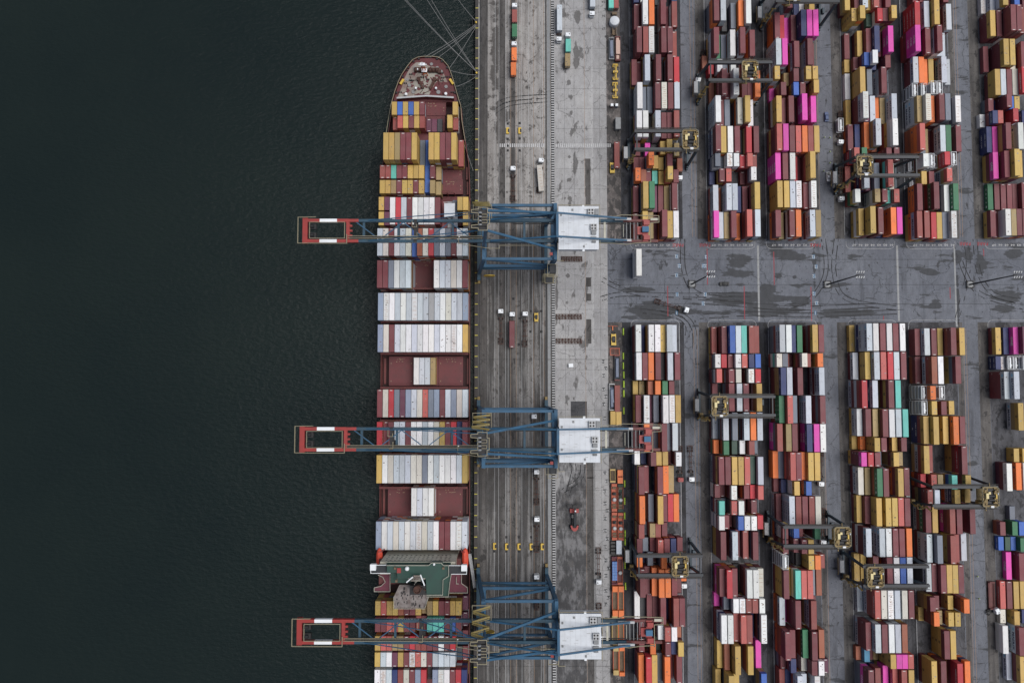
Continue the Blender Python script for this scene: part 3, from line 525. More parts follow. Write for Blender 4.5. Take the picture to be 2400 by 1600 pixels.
# read off the photograph: block, tile of the photo, north and south edge, length @ tiers, then "left edge, colours from the top box down, tiers" (< = left edge hidden)
SURVEY = """U1 A -260 35 40@2 : 400n2 475w2 545k2 640d1 695m2 820n2
U1 A -25 275 40@4 : 405m2 500w4 570o4 640<d1 695m4 760<m1 820r3
U1 A 290 580 40@4 : 435mm4 505r4 570w4 640<d1 705m4 775m4 845<r2
U1 A 600 890 40@4 : 395m2 465<m1 500l4 570<d1 640m4 705<d1 775m4 845R3
U1 A 905 1200 40@4 : 440wl4 505<g2 545<g2 640m4 710c4 780m4 850l4
U1 A 1215 1510 40@4 : 435wl4 505w4 575<d1 640l4 705m3 770m3 845r4
U1 C 225 395 20@3 : 415m2 525p2 600<d1 695y3 770y4 845k2
U1 C 375 525 20@4 : 400m2 460m2 565o5 630<y3 690<y2 770m4
U1 C 530 680 20@4 : 420o4 480O3 535<m2 605t2 680y2 770y5 840m3
U1 C 700 990 40@4 : 395m2 505yy5 575G5 635<P2 675<m2 735k2 825m4
U1 C 1000 1310 40@4 : 395m2 500yy4 570<k3 615<m1 710m5 775y4 840w4
U2 A -25 255 40@4 : 1285moo5 1360l5 1430<d1 1470g2 1555o3 1640w4
U2 A 300 600 40@5 : 1285mml5 1345<G2 1370<g2 1465wl4 1575ml5 1680m4
U2 A 640 790 20@3 : 1227R2 1323w3 1387<g2 1473w3 1589m2 1680<d1
U2 A 740 1055 40@5 : 1231O1 1375mm5 1435<m3 1503w5 1595m3 1650<m3 1725o4
U2 A 1055 1340 40@5 : 1305wlll5 1365<m3 1405g3 1470<d1 1530c4 1630y5 1700<w3
U2 C 45 355 40@5 : 1305mmln5 1365<y4 1440w4 1515m4 1595<d2 1637R4 1722m4
U2 C 360 525 20@4 : 1300gwl4 1365<g2 1430ww4 1505wl4 1577R3 1650s4 1715<r3
U2 C 535 690 20@3 : 1235n1 1347my3 1420s3 1577m1 1690wg4
U2 C 700 1005 40@4 : 1275ll3 1340<O1 1425lll4 1490l4 1545<n2 1600m2 1735yym5
U2 C 1000 1305 40@4 : 1285pw4 1350<l3 1398k3 1478m4 1545<o2 1650smm5 1740ll5
U3 A -60 95 20@4 : 2095m4 2180n1 2240w1 2300y3
U3 A 100 400 40@5 : 1955moo4 2030<R3 2065<p2 2145m3 2237n5 2312p5 2380p5
U3 A 420 715 40@5 : 1970lllll5 2040p5 2120<d1 2170m4 2240<d1 2310m5 2365<m3
U3 A 735 890 20@5 : 1955y5 2055k2 2165m4 2300y5 2375y5
U3 A 895 1045 20@4 : 1895p1 2025m4 2165b4 2240m4 2300<d1 2375y5
U3 A 1050 1340 40@4 : 1975yyw4 2040<m3 2110m4 2180<m2 2250pp5 2355p4
U3 C 45 340 40@5 : 1980smmy5 2050p5 2120m4 2190s4 2260o4 2325r4 2390y4
U3 C 368 660 40@4 : 1965pppp4 2030<m4 2125ww4 2190<R2 2250<m1 2340yy5
U3 C 670 975 40@4 : 1985yyyy4 2060y4 2125l4 2193w4 2285m3 2345w4
U3 C 993 1293 40@4 : 1965mmo4 2035<k2 2120mw4 2190o4 2345ll4 2410k4
U4 B -210 95 40@4 : 375y3 490m3 570l4 640<y3 680s4 745m3 810m4
U4 B 90 230 20@4 : 450yyyy4 545yoy5 632D2 722R4 800m4 885y5
U4 B 290 590 40@4 : 370m1 510y2 610m3 705n4 780<m2 855pp4
U4 B 590 735 20@3 : 370y1 470m2 590bm4 685wn5 760<n2 825m3
U4 B 765 1060 40@3 : 378w1 545yyy4 622g3 685<P1 778ml4
U4 B 1040 1335 40@4 : 385y1 580wlmm5 640<P3 680<l3 720<o2 765<k2 895lll4
U4 D 20 315 40@3 : 410m2 485<n2 590oo3 720lk5 800<O1 905wlyr5
U4 D 300 448 20@4 : 480sgR4 565G4 650<m2 835mr4 920m4
U4 D 455 755 40@4 : 380r1 590lmn4 660<P2 700g3 855stO5 935<c3
U4 D 763 912 20@4 : 490wyGr4 590<d1 710kw4 790m4 850<t3 920s4
U4 D 965 1265 40@4 : 530yw3 660yym5 745m4 815<n1 885oo4 955p4
U5 B -300 5 40@3 : 1120m2 1200m2 1290m3 1370d1 1450m2
U5 B 15 310 40@4 : 1150RRR4 1252lll4 1365yy5 1430<o3 1495l3
U5 B 300 595 40@4 : 1155pppmr5 1265mdn4 1395mwl5 1475<l3 1505<l2
U5 B 630 920 40@3 : 1130lmm3 1195o3 1255<o2 1295<y2 1445ll3 1500<l2
U5 B 905 1045 20@3 : 1120TT3 1220TT3 1330T4 1395T4 1490<m1
U5 B 1050 1350 40@4 : 1175klll4 1270ccc5 1340<oo4 1420mm5 1487gg5 1597wg4
U5 D 60 355 40@4 : 1205sooO5 1270<g3 1310<k2 1350<m1 1420ll4 1488G4 1602mm4
U5 D 372 520 20@4 : 1100T1 1225ww4 1300T4 1365<T3 1480RR5 1550T5
U5 D 565 705 20@4 : 1100T1 1215yy3 1310m3 1380<g2 1488sk5
U5 D 695 988 40@4 : 1175mood4 1250<m1 1360mGm5 1472wg3 1572GG4
U5 D 1005 1303 40@4 : 1175rloy4 1255rm4 1330R3 1395<y3 1445g3 1550ww4
U6 B -200 95 40@3 : 1900w1 1975l2 2110y4 2175<m3 2230b4 2330m3
U6 B 110 400 40@3 : 1980ymm3 2050<m3 2212mmm5 2275mm5 2345<r4
U6 B 425 720 40@4 : 1900m1 2130ymm4 2200y4 2270<c2 2320m3
U6 B 760 1050 40@3 : 2035yym3 2097l3 2170m3 2237c3 2312R4
U6 B 1060 1205 20@3 : 1985m2 2065<n1 2130mm4 2200<b3 2240y3 2310<n1
U6 B 1215 1360 20@3 : 1900w1 1998nmw3 2067s3 2140<g1 2202RR4 2285<g2 2330n3
U6 D 55 345 40@3 : 1940nn2 2005p2 2155my4 2225<m1 2290ww4
U6 D 355 660 40@3 : 2012pmy3 2140mr4 2250yy5 2325<y4
U6 D 690 985 40@2 : 1952GG1 2025m1 2097m1 2168m1 2238m1 2312mm2
U6 D 998 1292 40@2 : 1985my2 2060<m1 2145ww3 2212k3 2290<m3 2330m3
L1 E 190 490 40@4 : 425wm4 500<n1 565w4 635w4 700y3 760l4 825<l3
L1 E 505 795 40@4 : 430wgm4 497m4 565o4 640m4 715<d2 777l4 855m4
L1 E 810 960 20@3 : 390y1 460k1 560O3 640o4 717G3 790m3
L1 E 970 1270 40@4 : 425my4 515wm5 580<P2 615g3 725wg5 795w4 862y4
L1 E 1282 1575 40@4 : 395m2 515o5 585<m3 620<g2 700mm5 765<g3 830l4
L1 G 278 420 20@4 : 410w3 480n2 590m5 650<y4 720y4 795<m2 868w5
L1 G 440 745 40@5 : 457my5 525<m3 665mo5 725o4 778<k3
L1 G 765 1075 40@5 : 465orr5 562g3 668yd5 735<m3 778<R3 832o3
L1 G 1075 1225 20@5 : 457rm5 530<g2 575k4 640r4 710m3
L1 G 1235 1390 20@4 : 438m4 500g3 580m3 668s5 740m4 810n4 880m3
L1 I 130 285 20@4 : 442o4 510<n1 570g3 635<m1 668o5 740<d1 790d1
L1 I 312 630 40@5 : 472mmr5 545<m3 600o4 680o5 752o5 822m4 890<m2
L1 I 645 955 40@5 : 425w1 490<d1 555m2 625<m2 682m4 750<n1 820rr5 892m5
L1 I 960 1110 20@5 : 460m2 540d1 672w4 745s5 820w5 888<O3
L1 I 1118 1270 20@5 : 460m3 585o4 660<D2 750mr5 815n4 892y5
L1 I 1268 1575 40@5 : 455om4 540R5 607<y4 665<g3 735oO5 805<m2 875mm4
L2 E 205 500 40@5 : 1258ry2 1370mr4 1465b5 1525l5 1587t5 1672rr5 1735<r4
L2 E 515 665 20@5 : 1300wgr4 1368R4 1450m4 1515wg5 1595s5 1672n5 1742b5
L2 E 680 830 20@5 : 1315swg5 1390<d1 1450m5 1530c5 1600<d1 1668wd5 1742R5
L2 E 842 1142 40@5 : 1268m2 1340<d1 1452mm5 1540ll5 1612m5 1690<m2 1757yk5
L2 E 1160 1465 40@5 : 1270lm2 1388lm5 1488g5 1618lm5 1690o5 1765l5
L2 G 155 305 20@5 : 1282oG3 1393GO5 1482D4 1570w4 1675rO5 1745<g3
L2 G 332 636 40@5 : 1340mym5 1412m5 1484y5 1556y5 1626s5 1692<D4 1773ld5
L2 G 650 802 20@5 : 1295mw3 1370<m2 1480wm5 1550<d1 1617m4 1690R4 1768s5
L2 G 818 970 20@5 : 1345tmw5 1420<g2 1480sd5 1558w5 1620<m2 1698mm4
L2 G 985 1138 20@5 : 1345wmw5 1410<m4 1465<m2 1553bg5 1625w5 1700w5 1768R4
L2 G 1155 1468 40@5 : 1360mmm5 1430<d1 1482ln5 1550<m3 1607r4 1717mg5
L2 I 318 634 40@5 : 1348mOp4 1430R5 1503<m4 1570<d1 1652wr5 1720w5 1772c4
L2 I 640 795 20@5 : 1290p1 1395g3 1500wg5 1570w5 1642r5 1712r5 1788wg5
L2 I 815 1135 40@5 : 1368wnlm5 1440w5 1510r4 1580s5 1650r5 1725<n2 1808wn5
L2 I 1158 1478 40@5 : 1322yy2 1400O3 1522yyy5 1590<m1 1660ym5 1748p2
L2 I 1492 1800 40@5 : 1305y2 1450yyy5 1575<y4 1650<d1 1810bk4
L3 E 190 495 40@5 : 2012llrg5 2082w5 2150<n4 2200G4 2372ym5 2440m5
L3 E 508 655 20@5 : 1980ct4 2050g4 2100<r2 2150<m1 2212cm5 2285r4 2427oyy5
L3 E 662 965 40@5 : 2022nk5 2092l5 2165<m1 2207m4 2280<d1 2447llm5
L3 E 975 1280 40@5 : 2003GGr4 2097s5 2170<g4 2300ll5 2457mgm5
L3 E 1290 1587 40@5 : 1985rgp4 2082k4 2148m4 2215<m2 2310np5 2390p5 2462w5
L3 G 285 590 40@5 : 1947oo2 2010<g2 2110sm5 2182m5 2245o4 2320y5 2397y5
L3 G 602 755 20@5 : 1950m1 2022n2 2172ywww5 2245<d1 2297b5
L3 G 765 1075 40@5 : 1972m2 2118llll5 2190r5 2262m5 2335r5 2407c5
L3 G 1085 1238 20@5 : 2045mww5 2110<y2 2165b4 2230<m3 2300<r1 2400Gm5
L3 G 1245 1398 20@5 : 2045mk5 2110<D2 2165m4 2255m5 2328y5
L3 I 160 318 20@5 : 2045TTTT5 2115<P1 2195d2 2325yyy5 2402o5 2470<r4
L3 I 325 640 40@5 : 2055myyy5 2120<y3 2180tw5 2248s5 2320s5 2390<g3 2415<O3
L3 I 660 975 40@5 : 2020lO3 2090<p1 2165mmm5 2235<n1 2357rll5 2427<m2
L3 I 1000 1318 40@5 : 2075mmOO5 2140<m4 2265GO4 2367mm5 2444O4
L3 I 1330 1485 20@5 : 2030m2 2125nm4 2250cl3 2367m5 2442w5 2510<P4
L3 I 1490 1800 40@5 : 2030r2 2110<n2 2180l5 2245<l4 2400w5
L4 F 175 480 40@5 : 427y1 617lllnw5 692w5 765m5 838w5 910m5 985w5
L4 F 490 795 40@5 : 465lm2 600yym4 700ll5 775s5 850R5 920l5 995m5
L4 F 805 1107 40@5 : 565Rrlml5 682lnn4 860myr5 935t5
L4 F 1122 1428 40@5 : 510wlyl3 607mm4 675<k4 795myy5 867w5 940l5 1018t5
L4 F 1437 1588 20@5 : 455y1 545o2 705yyy5 780m5 865<m1 897ym4 1000mm5
L4 H 282 437 20@5 : 560pmmm5 635R5 710m5 780<g3 915ymk5 1000<k4
L4 H 458 770 40@5 : 525clm3 595<k3 735GOk5 805m5 885<P1 965ym5 1032m4
L4 H 782 1095 40@5 : 510ym2 605mm3 717yy5 830yy5 898y5 970s5 1040m5
L4 H 1118 1432 40@5 : 610lmmw5 760lll5 835w5 908m5 980m5 1058o5
L4 J 192 487 40@5 : 480y2 560<y2 690m4 845mm5 920w5 990b5 1065l5
L4 J 545 860 40@5 : 515l1 710srrl5 782c5 855w5 930l5 1008c5 1082m5
L4 J 918 1235 40@5 : 610mmml4 715ll5 790m5 865w5 935l5 1010O5
L4 J 1252 1410 20@5 : 515O1 600a2 690<m1 745<k1 857yy5 928p5 1000p5 1075s5
L4 J 1425 1740 40@5 : 640mmp5 715r4 800p3 905s4 1005r5 1085y5
L5 F 230 525 40@4 : 1150mmk2 1255ll3 1332m3 1398y3 1547mr5 1642yk4
L5 F 540 842 40@5 : 1155mO2 1335Orl5 1405w5 1478<g3 1597mg4
L5 F 865 1015 20@4 : 1225TTTT4 1320oo5 1420T3
L5 F 1035 1185 20@4 : 1228TTTT4 1335yk4 1440mm4 1525y3
L5 F 1200 1505 40@4 : 1245ymnn4 1355yym5 1460yk4 1575oO5 1645m4
L5 H 205 515 40@4 : 1250yrlk4 1320<r3 1668mRry5
L5 H 525 680 20@4 : 1210Rm3 1330sr4 1412<k4 1557tb5 1710yr5
L5 H 690 848 20@5 : 1290rmd5 1365l5 1440<d1 1590ynl5 1700yn4
L5 H 870 1180 40@5 : 1270mGr4 1340<y4 1535rmpm5 1612m5 1758mm5
L5 H 1195 1510 40@5 : 1285lllm4 1398ggl5 1545ry5 1610<r4 1660l3
L5 J 265 578 40@5 : 1297lddd4 1355m4 1415m5 1490y5 1562y5 1632m5
L5 J 620 778 20@4 : 1320myk4 1395<m3 1512yk3 1690orr5
L5 J 785 945 20@4 : 1210y1 1340om4 1410<k3 1520ym4 1595y4
L5 J 988 1305 40@4 : 1475myyy4 1545y4
L5 J 1325 1640 40@4 : 1335yyym4 1440mm4 1620RRm5 1700o4
L6 F 215 517 40@3 : 2040ym2 2125n2 2235pp3 2340P4
L6 F 537 687 20@2 : 2040nn2 2120<T1 2185T2 2240T2 2330T3
L6 F 708 1010 40@4 : 2138lmmm4 2242llll5 2325<n2
L6 F 1055 1357 40@3 : 2290ykl3
L6 H 237 387 20@2 : 2240y2 2338y2
L6 H 400 707 40@3 : 2165wm3 2265o2 2345w2
L6 H 870 1025 20@1 : 2195g1
L6 H 1042 1200 20@2 : 2090mO2 2225GG2 2300bb2
L6 H 1210 1362 20@1 : 2070bl1 2145D1 2215<b1 2300G2
L6 H 1375 1685 40@1 : 2155p1 2300mm2
L6 J 445 752 40@1 : 2090s1 2165m1 2240y1 2310y1
L6 J 772 930 20@2 : 2090c1 2245yy2 2330n1
L6 J 930 1243 40@2 : 2120w2 2300mll3
L6 J 1268 1590 40@3 : 2090<l1 2210ym3 2325yy3
X0 C 1417 1730 40@4 : 430wwww4"""
TILE = dict(A=(1400, 0), B=(1900, 0), C=(1400, 280), D=(1900, 280), E=(1400, 720), F=(1900, 720), G=(1400, 1000), H=(1900, 1000), I=(1400, 1267), J=(1900, 1267))
def survey_rows():
    """Turns the survey into stacks at their real places in the yard."""
    import re
    rr = random.Random(5); rows = {}
    for ln in SURVEY.split('\n'):
        if ':' not in ln: continue
        head, toks = ln.split(':'); blk, tile, y0, y1, sz = head.split(); sz, rt = sz.split('@'); tx, ty = TILE[tile]; k = 500 / 2352
        y0, y1, z = ty + float(y0) * k, ty + float(y1) * k, int(rt) * HC
        T = [(tx + float(a) * k, bool(b), c, int(d)) for a, b, c, d in re.findall('([0-9]+)(<?)([A-Za-z]+)([0-9])', toks)]
        rows.setdefault(blk, []).append([(at(1800, y0, z)[1] + at(1800, y1, z)[1]) / 2, int(sz), T, (y0 + y1) / 2])
    out = []
    for blk, Q in rows.items():
        Q.sort(key=lambda q: -q[0])
        for _ in range(60):
            for a, b in zip(Q, Q[1:]):
                d = (a[1] + b[1]) * .1524 + .25 - (a[0] - b[0])
                if d > 0: a[0] += d / 2; b[0] -= d / 2
        for Yc, size, T, ym in Q:
            X = [at(x, ym, n * HC)[0] for x, h, c, n in T]
            for i, (x, h, c, n) in enumerate(T):
                if h:
                    a = X[i - 1] + 2.9
                    nx = next((X[j] - 2.9 * (j - i) for j in range(i + 1, len(T)) if not T[j][1]), None)
                    X[i] = a if nx is None or nx < a - .6 else (a + nx) / 2 if nx < a or nx - a < 1.5 else a
            for _ in range(200):
                for i in range(len(X) - 1):
                    d = 2.56 - (X[i + 1] - X[i])
                    if d > 0: X[i] -= d / 2; X[i + 1] += d / 2
            row = []
            for i, (x, h, c, n) in enumerate(T):
                c = c[:n]
                while len(c) < n: c += c[-1] if rr.random() < .25 or c[0] == 'T' else rr.choice('m m m m m m r r y y y l l l w w g g o o n k s P'.split())
                row.append((X[i] + 1.22, c))
            out.append((blk, Yc, size, row))
    return out
# ship rows: photo y of the north and south edge, length, height of the hatch below, then "column colour tiers"
SHIP = '''S1 238.6 269 20 4 2y3 3b3 4y3 5b3 6y3 7m3 13y3
S2 273.7 305 20 3 2r2 3s3 4y3 5m3 6y3 7r3 8P1 9P1 10d1 12y3 13r2
S3 307 378 40 3 1y6 2y6 3k6 4m6 5m6 6y6 7g2 8b2 9y6 10y6 11m6 12m6 13y6 14r2
S4 386.6 418.5 20 2 0r4 1r4 2t4 3m4 4m4 5y4 6y4 7y4 9m4 10k3
S5 421.7 453.5 20 2 0y4 1y4 2k4 3m4 4y4 5y4 6m4 7y4 9k4 10k3
S45 386.6 453.5 40 2 8b3
S6A 462 492 20 1.5 0y5 1P5 14y5 15y5
S6B 496 528 20 1.5 0y5 1P5 15y5
S6 462 526 40 1.5 2w5 3R5 4l5 5m5 6w5 7w5 8w5 9w5 10m5 11m2 12h2 13g3
S7 534.5 599.6 40 1.5 0l6 1c6 2m6 3w6 4l6 5c6 6b5 7O6 8c6 9R6 10g6 11l6 12g6 13m6 14w6 15l6
S8 610 674 40 1.5 0m6 1m6 2g6 3w6 4l6 5l6 10w6 11l6 12l6 13c6 14w6 15m6
S9 686.6 750 40 1 0q5 1w5 2w5 3l5 4w5 5l5 6w5 7l5 8l5 9h5 10l5 11w5 12c5 13l5 14l5 15q5
S10 760 825 40 1 0q5 1c5 2m5 3l5 4w5 5w5 6l5 7w5 8w5 9w5 10l5 11w5 12w5 13w5 14w5 15y5
S11 837.6 901 40 1 6w2 7l2 8l2 9k2
S12 913 977 40 1 0m5 1c5 2R5 3g5 4P5 5q5 6l5 7c5 8s5 9g5 10q5 11m5 12l5 13q5 14c5 15l5
S13 989 1053 40 1 0R5 1m4 2m5 3l5 4l5 5m5 6w5 7w5 8l5 9w5 10c5 11y5 12m5 13R5 14n4 15m5
S14 1066 1132 40 1 0y5 1w5 2c5 3l5 4l5 5l5 6c5 7c5 8g5 9w5 10l5 11w5 12w5 13w5 14l5 15y5
S15 1142 1210 40 1 6w4 7l4 8w4 9w4
S16 1221 1289 40 1 0q5 1w5 2l5 3c5 4l5 5w5 6l5 7w5 8c5 9l5 10w5 11m5 12m5 13w5 14w5 15l5
S17 1408 1441 20 1 0y5 1s5 2y5 3y5 4O5 5m5 6m5 7y5 8k4 9k5 10y5 11m5 12m5 13y5 14y5 15P2
S18 1447 1480 20 1 0m5 1m5 2s5 3s5 4y5 5m5 6m5 7r4 8m4 9t5 10t5 11t5 12m5 13b5 14m5 15P2
S19 1489 1525 20 1 0y5 1s5 2s5 3k5 4k5 5m5 6R5 7r5 8r5 9m5 10m5 11w5 12m5 13R5 14d2 15m2
S20 1528 1562 20 1 0y5 1l5 2w5 3P5 4y5 5m5 6w5 7s5 8c5 9m5 10l5 11l5 12l5 13l5 14d2 15m2
S21 1569 1602 20 1 0w5 1w5 2l5 3n5 4r5 5c5 6m5 7q5 8R5 9d3 10q5 11w5 12w5 13m5 14R5 15n5'''
BOX = []                                                             # every container: dict(X, Y, Z, size, c, place ...)
rnd = random.Random(77)
BLK = {'U': 'upper', 'L': 'lower'}; ORD = ['zeroth', 'first', 'second', 'third', 'fourth', 'fifth', 'sixth', 'seventh', 'eighth', 'ninth', 'tenth', 'eleventh', 'twelfth', 'thirteenth', 'fourteenth', 'fifteenth', 'sixteenth', 'seventeenth', 'eighteenth', 'nineteenth', 'twentieth']
rown = {}
for blk, Yc, size, row in survey_rows():
    rown[blk] = rown.get(blk, 0) + 1
    for si, (X, cols) in enumerate(row):
        X += rnd.uniform(-.05, .05); n = len(cols)
        for ti, c in enumerate(cols):                                 # cols runs from the top box down
            if c == 'T' and size != 20: c = 'w'
            BOX.append(dict(X=X + rnd.uniform(-.03, .03), Y=Yc + rnd.uniform(-.06, .06), Z=.012 + (n - 1 - ti) * HC, size=size, c=c, top=ti == 0, down=ti,
                            blk=blk, row=rown[blk], slot=si, nrow=[q[1][0] for q in row], below=cols[:ti], ship=False))
for i, ln in enumerate(SHIP.split('\n')):
    p = ln.split(); y0, y1 = float(p[1]), float(p[2]); size = int(p[3]); zh = float(p[4]); toks = [(int(t[:-2]), t[-2], int(t[-1])) for t in p[5:]]
    ref = toks[0][2]; zt = zh + ref * HC
    Yc = (at(1000, y0, zt)[1] + at(1000, y1, zt)[1]) / 2
    for si, (k, c, n) in enumerate(toks):
        for ti in range(n):
            cc = c if ti == 0 else (c if rnd.random() < .45 else rnd.choice('mmryylwwgok'))
            BOX.append(dict(X=-39.5 + (k - 7.5) * 2.505, Y=Yc, Z=zh + (n - 1 - ti) * HC, size=size, c=cc, top=ti == 0, down=ti, blk='ship', row=i + 1, slot=si, nrow=[q[1] for q in toks], below=c * ti, ship=True))
# loads lying on trucks and racks are containers too
EXTRA = [  # px, py (centre), z, size, colour, label
    (1206, 37, 20, 'r', 'brick red short container ahead of the green one on the north quay truck'), (1206, 71, 20, 'G', 'green short container behind the red one on the north quay truck'),
    (1205, 126.5, 20, 'o', 'front orange short container of the pair on a quay truck'), (1203.5, 161, 20, 'o', 'rear orange short container of the pair on a quay truck'),
    (1311.5, 41, 40, 'l', 'pale grey long container on the truck facing south on the apron'), (1332, 106, 20, 't', 'turquoise short container ahead of the tan one on an apron truck'),
    (1330.5, 140, 20, 'k', 'tan short container behind the turquoise one on an apron truck'), (1389, -14, 40, 'l', 'pale grey long container cut by the top edge on the apron truck'),
    (1266.5, 417, 40, 'c', 'cream long container on the truck standing aslant on the quay'), (1200, 783, 40, 'm', 'maroon long container on the truck between two empty chassis'),
    (1593.5, 386, 20, 'O', 'rust orange short container on the truck lane beside the yard crane'), (1652, 146, 20, 'O', 'rust orange short container on the truck under the yard crane legs'),
    (1602.5, 1345, 20, 'o', 'orange short container on the truck under the lower yard crane trolley'),
    (1451, 1282, 20, 'l', 'pale grey short container standing at the end of the orange racks'), (1446, 363, 40, 'r', 'brick red long container beside the yellow lift truck'),
    (1447, 934, 40, 'r', 'brick red long container in the equipment strip beside a tarpaulin rack'), (1437, 979, 20, 'y', 'plain mustard short container at left of a pair beside the middle crane'), (1450.5, 980, 20, 'y', 'stained mustard short container at right of a pair beside the middle crane'),
    (1444, 4, 20, 'r', 'brick red short container beside the pale green rack at top edge'), (1433, 4, 20, 't', 'pale turquoise short container at top edge beside a red one'),
    (1971, 292, 20, 'T', '')]
ONG = {0: 1.28}
for j, (px, py, size, c, lab) in enumerate(EXTRA):
    z = 1.30 if j < 13 or c == 'T' else .02
    X, Y = at(px, py, z + 2.6)
    BOX.append(dict(X=X, Y=Y, Z=z, size=size, c=c, top=True, down=0, blk='extra', row=j, slot=0, nrow=[c], below='', ship=False, lab=lab, rot=(.075 if j == 8 else 0)))

# how much of each box the picture shows: a small z-ordered painter over the photo plane
Wd, Ht = 1200, 800
idb = np.full((Ht, Wd), -1, dtype=np.int32)
def fill(poly, i):
    xs = [p[0] / 2 for p in poly]; ys = [p[1] / 2 for p in poly]
    x0, x1 = max(0, int(min(xs))), min(Wd - 1, int(max(xs)) + 1); y0, y1 = max(0, int(min(ys))), min(Ht - 1, int(max(ys)) + 1)
    if x1 <= x0 or y1 <= y0: return
    gx, gy = np.meshgrid(np.arange(x0, x1 + 1) + .5, np.arange(y0, y1 + 1) + .5); n = len(xs)
    cr = [(xs[(k + 1) % n] - xs[k]) * (gy - ys[k]) - (ys[(k + 1) % n] - ys[k]) * (gx - xs[k]) for k in range(n)]
    ins = np.all([q >= 0 for q in cr], axis=0) | np.all([q <= 0 for q in cr], axis=0)
    idb[y0:y1 + 1, x0:x1 + 1][ins] = i
for i in sorted(range(len(BOX)), key=lambda i: BOX[i]['Z']):
    b = BOX[i]; a, l = 1.22, (6.1 if b['size'] == 40 else 3.03); q = lambda x, y, z: proj(b['X'] + x, b['Y'] + y, b['Z'] + z)
    for s in ([(-a, -l, 0), (-a, l, 0), (-a, l, 2.59), (-a, -l, 2.59)], [(a, -l, 0), (a, l, 0), (a, l, 2.59), (a, -l, 2.59)], [(-a, -l, 0), (a, -l, 0), (a, -l, 2.59), (-a, -l, 2.59)], [(-a, l, 0), (a, l, 0), (a, l, 2.59), (-a, l, 2.59)], [(-a, -l, 2.59), (a, -l, 2.59), (a, l, 2.59), (-a, l, 2.59)]):
        fill([q(*p) for p in s], i)
cnt = np.bincount(idb[idb >= 0].ravel(), minlength=len(BOX))
rank = sorted((i for i in range(len(BOX)) if BOX[i]['c'] != 'T' and BOX[i]['blk'] != 'extra'), key=lambda i: -cnt[i])
NIND = 300 - sum(1 for b in BOX if b['blk'] == 'extra' and b['c'] != 'T')
single = set(rank[:NIND]) | {i for i, b in enumerate(BOX) if b['blk'] == 'extra'} | {i for i, b in enumerate(BOX) if b['c'] == 'T' and cnt[i] > 8}
LABS = set()
def box_label(b):
    if b.get('lab'): return b['lab']
    ln = 'long' if b['size'] == 40 else 'short'
    n = NAME[b['c']] if b['c'] != 'T' else 'silver'
    kind = 'tank container' if b['c'] == 'T' else ln + ' container'
    nr, s = b['nrow'], b['slot']
    w_ = ('rows from the bow' if b['ship'] else '')
    if b['ship']: where = '%s ship row from the bow' % ORD[min(b['row'], 20)]
    elif b['blk'] == 'X0': where = 'lone stack by the road'
    elif b['blk'] == 'extra': return 'silver tank container on the truck in the upper yard road'
    else: where = '%s row, %s %s yard block' % (ORD[b['row']], ORD[int(b['blk'][1])], BLK[b['blk'][0]])
    lv = '' if b['top'] else ' below the top' if b['down'] == 1 else ' %s from its top' % ORD[b['down'] + 1]
    nm = lambda c: NAME[c].split()[-1]
    if s > 0 and s < len(nr) - 1: c1 = '%s %s%s between %s and %s, %s' % (n, kind, lv, nm(nr[s - 1]), nm(nr[s + 1]), where)
    elif len(nr) > 1: c1 = '%s %s%s at %s end, %s' % (n, kind, lv, 'left' if s == 0 else 'right', where)
    else: c1 = '%s %s%s, %s' % (n, kind, lv, where)
    c2 = '%s %s%s, %s from left, %s' % (n, kind, lv, ORD[s + 1], where)
    for c in (c1, c2):
        if c not in LABS and len(c.split()) <= 16: LABS.add(c); return c
    c2 = c2.replace(' container', ''); LABS.add(c2); return c2
rest = MB(); proto_tank = None; ntank = 0; doors = {}
for i, b in enumerate(BOX):
    rr = random.Random(i * 7 + 3); rot = b.get('rot', 0)
    if i in single:
        grp = 'containers on the ship' if b['ship'] else 'containers on trucks and in the equipment strip' if b['blk'] == 'extra' else 'containers stacked in the yard'
        if b['c'] == 'T':
            if proto_tank is None:
                proto_tank = thing('tank_container', box_label(b), 'tank container', (b['X'], b['Y'], b['Z']), 0, 'tank containers'); tank_container(proto_tank)
            else: dup(proto_tank, (b['X'], b['Y'], b['Z']), 0, box_label(b))
            continue
        one = MB(); col = container(one, 0, 0, 0, b['size'], b['c'], rr, True, 1.185 if b['ship'] else 1.22)
        o = one.build('shipping_container', M['cont'], None, (b['X'], b['Y'], b['Z']), rot)
        tag(o, box_label(b), 'container', grp)
        key = (b['size'], b['c'])
        if key not in doors: doors[key] = door_mesh(b['size'], PAL[b['c']]).mesh('door', [M['cont']])
        d = bpy.data.objects.new('door', doors[key]); C.objects.link(d); d.parent = o
    elif b['c'] == 'T': container(rest, b['X'], b['Y'], b['Z'], b['size'], 'w', rr)
    else: container(rest, b['X'], b['Y'], b['Z'], b['size'], b['c'], rr, False, 1.185 if b['ship'] else 1.22)
o = rest.build('stacked_containers', M['cont']); tag(o, 'mass of many further stacked containers filling the yard blocks and ship', 'containers', kind='stuff')
# ------------------------------------------------------------------ container ship
ship = thing('container_ship', 'large dark red container ship moored along the quay under three blue cranes', 'ship', (-39.5, 0, -3.2))
SX, SZ = -39.5, -3.2
def S(p): return (p[0] - SX, p[1], p[2] - SZ)
def spx(x, y, z): X, Y = at(x, y, z); return (X - SX, Y)
half = [(1.5, 135), (7, 136.5), (12, 141), (16.5, 149), (21, 162), (25.0, 180), (28, 197), (31, 216), (33, 236), (35.2, 256), (36.5, 290), (37.6, 330), (39.6, 380), (40.4, 440)]
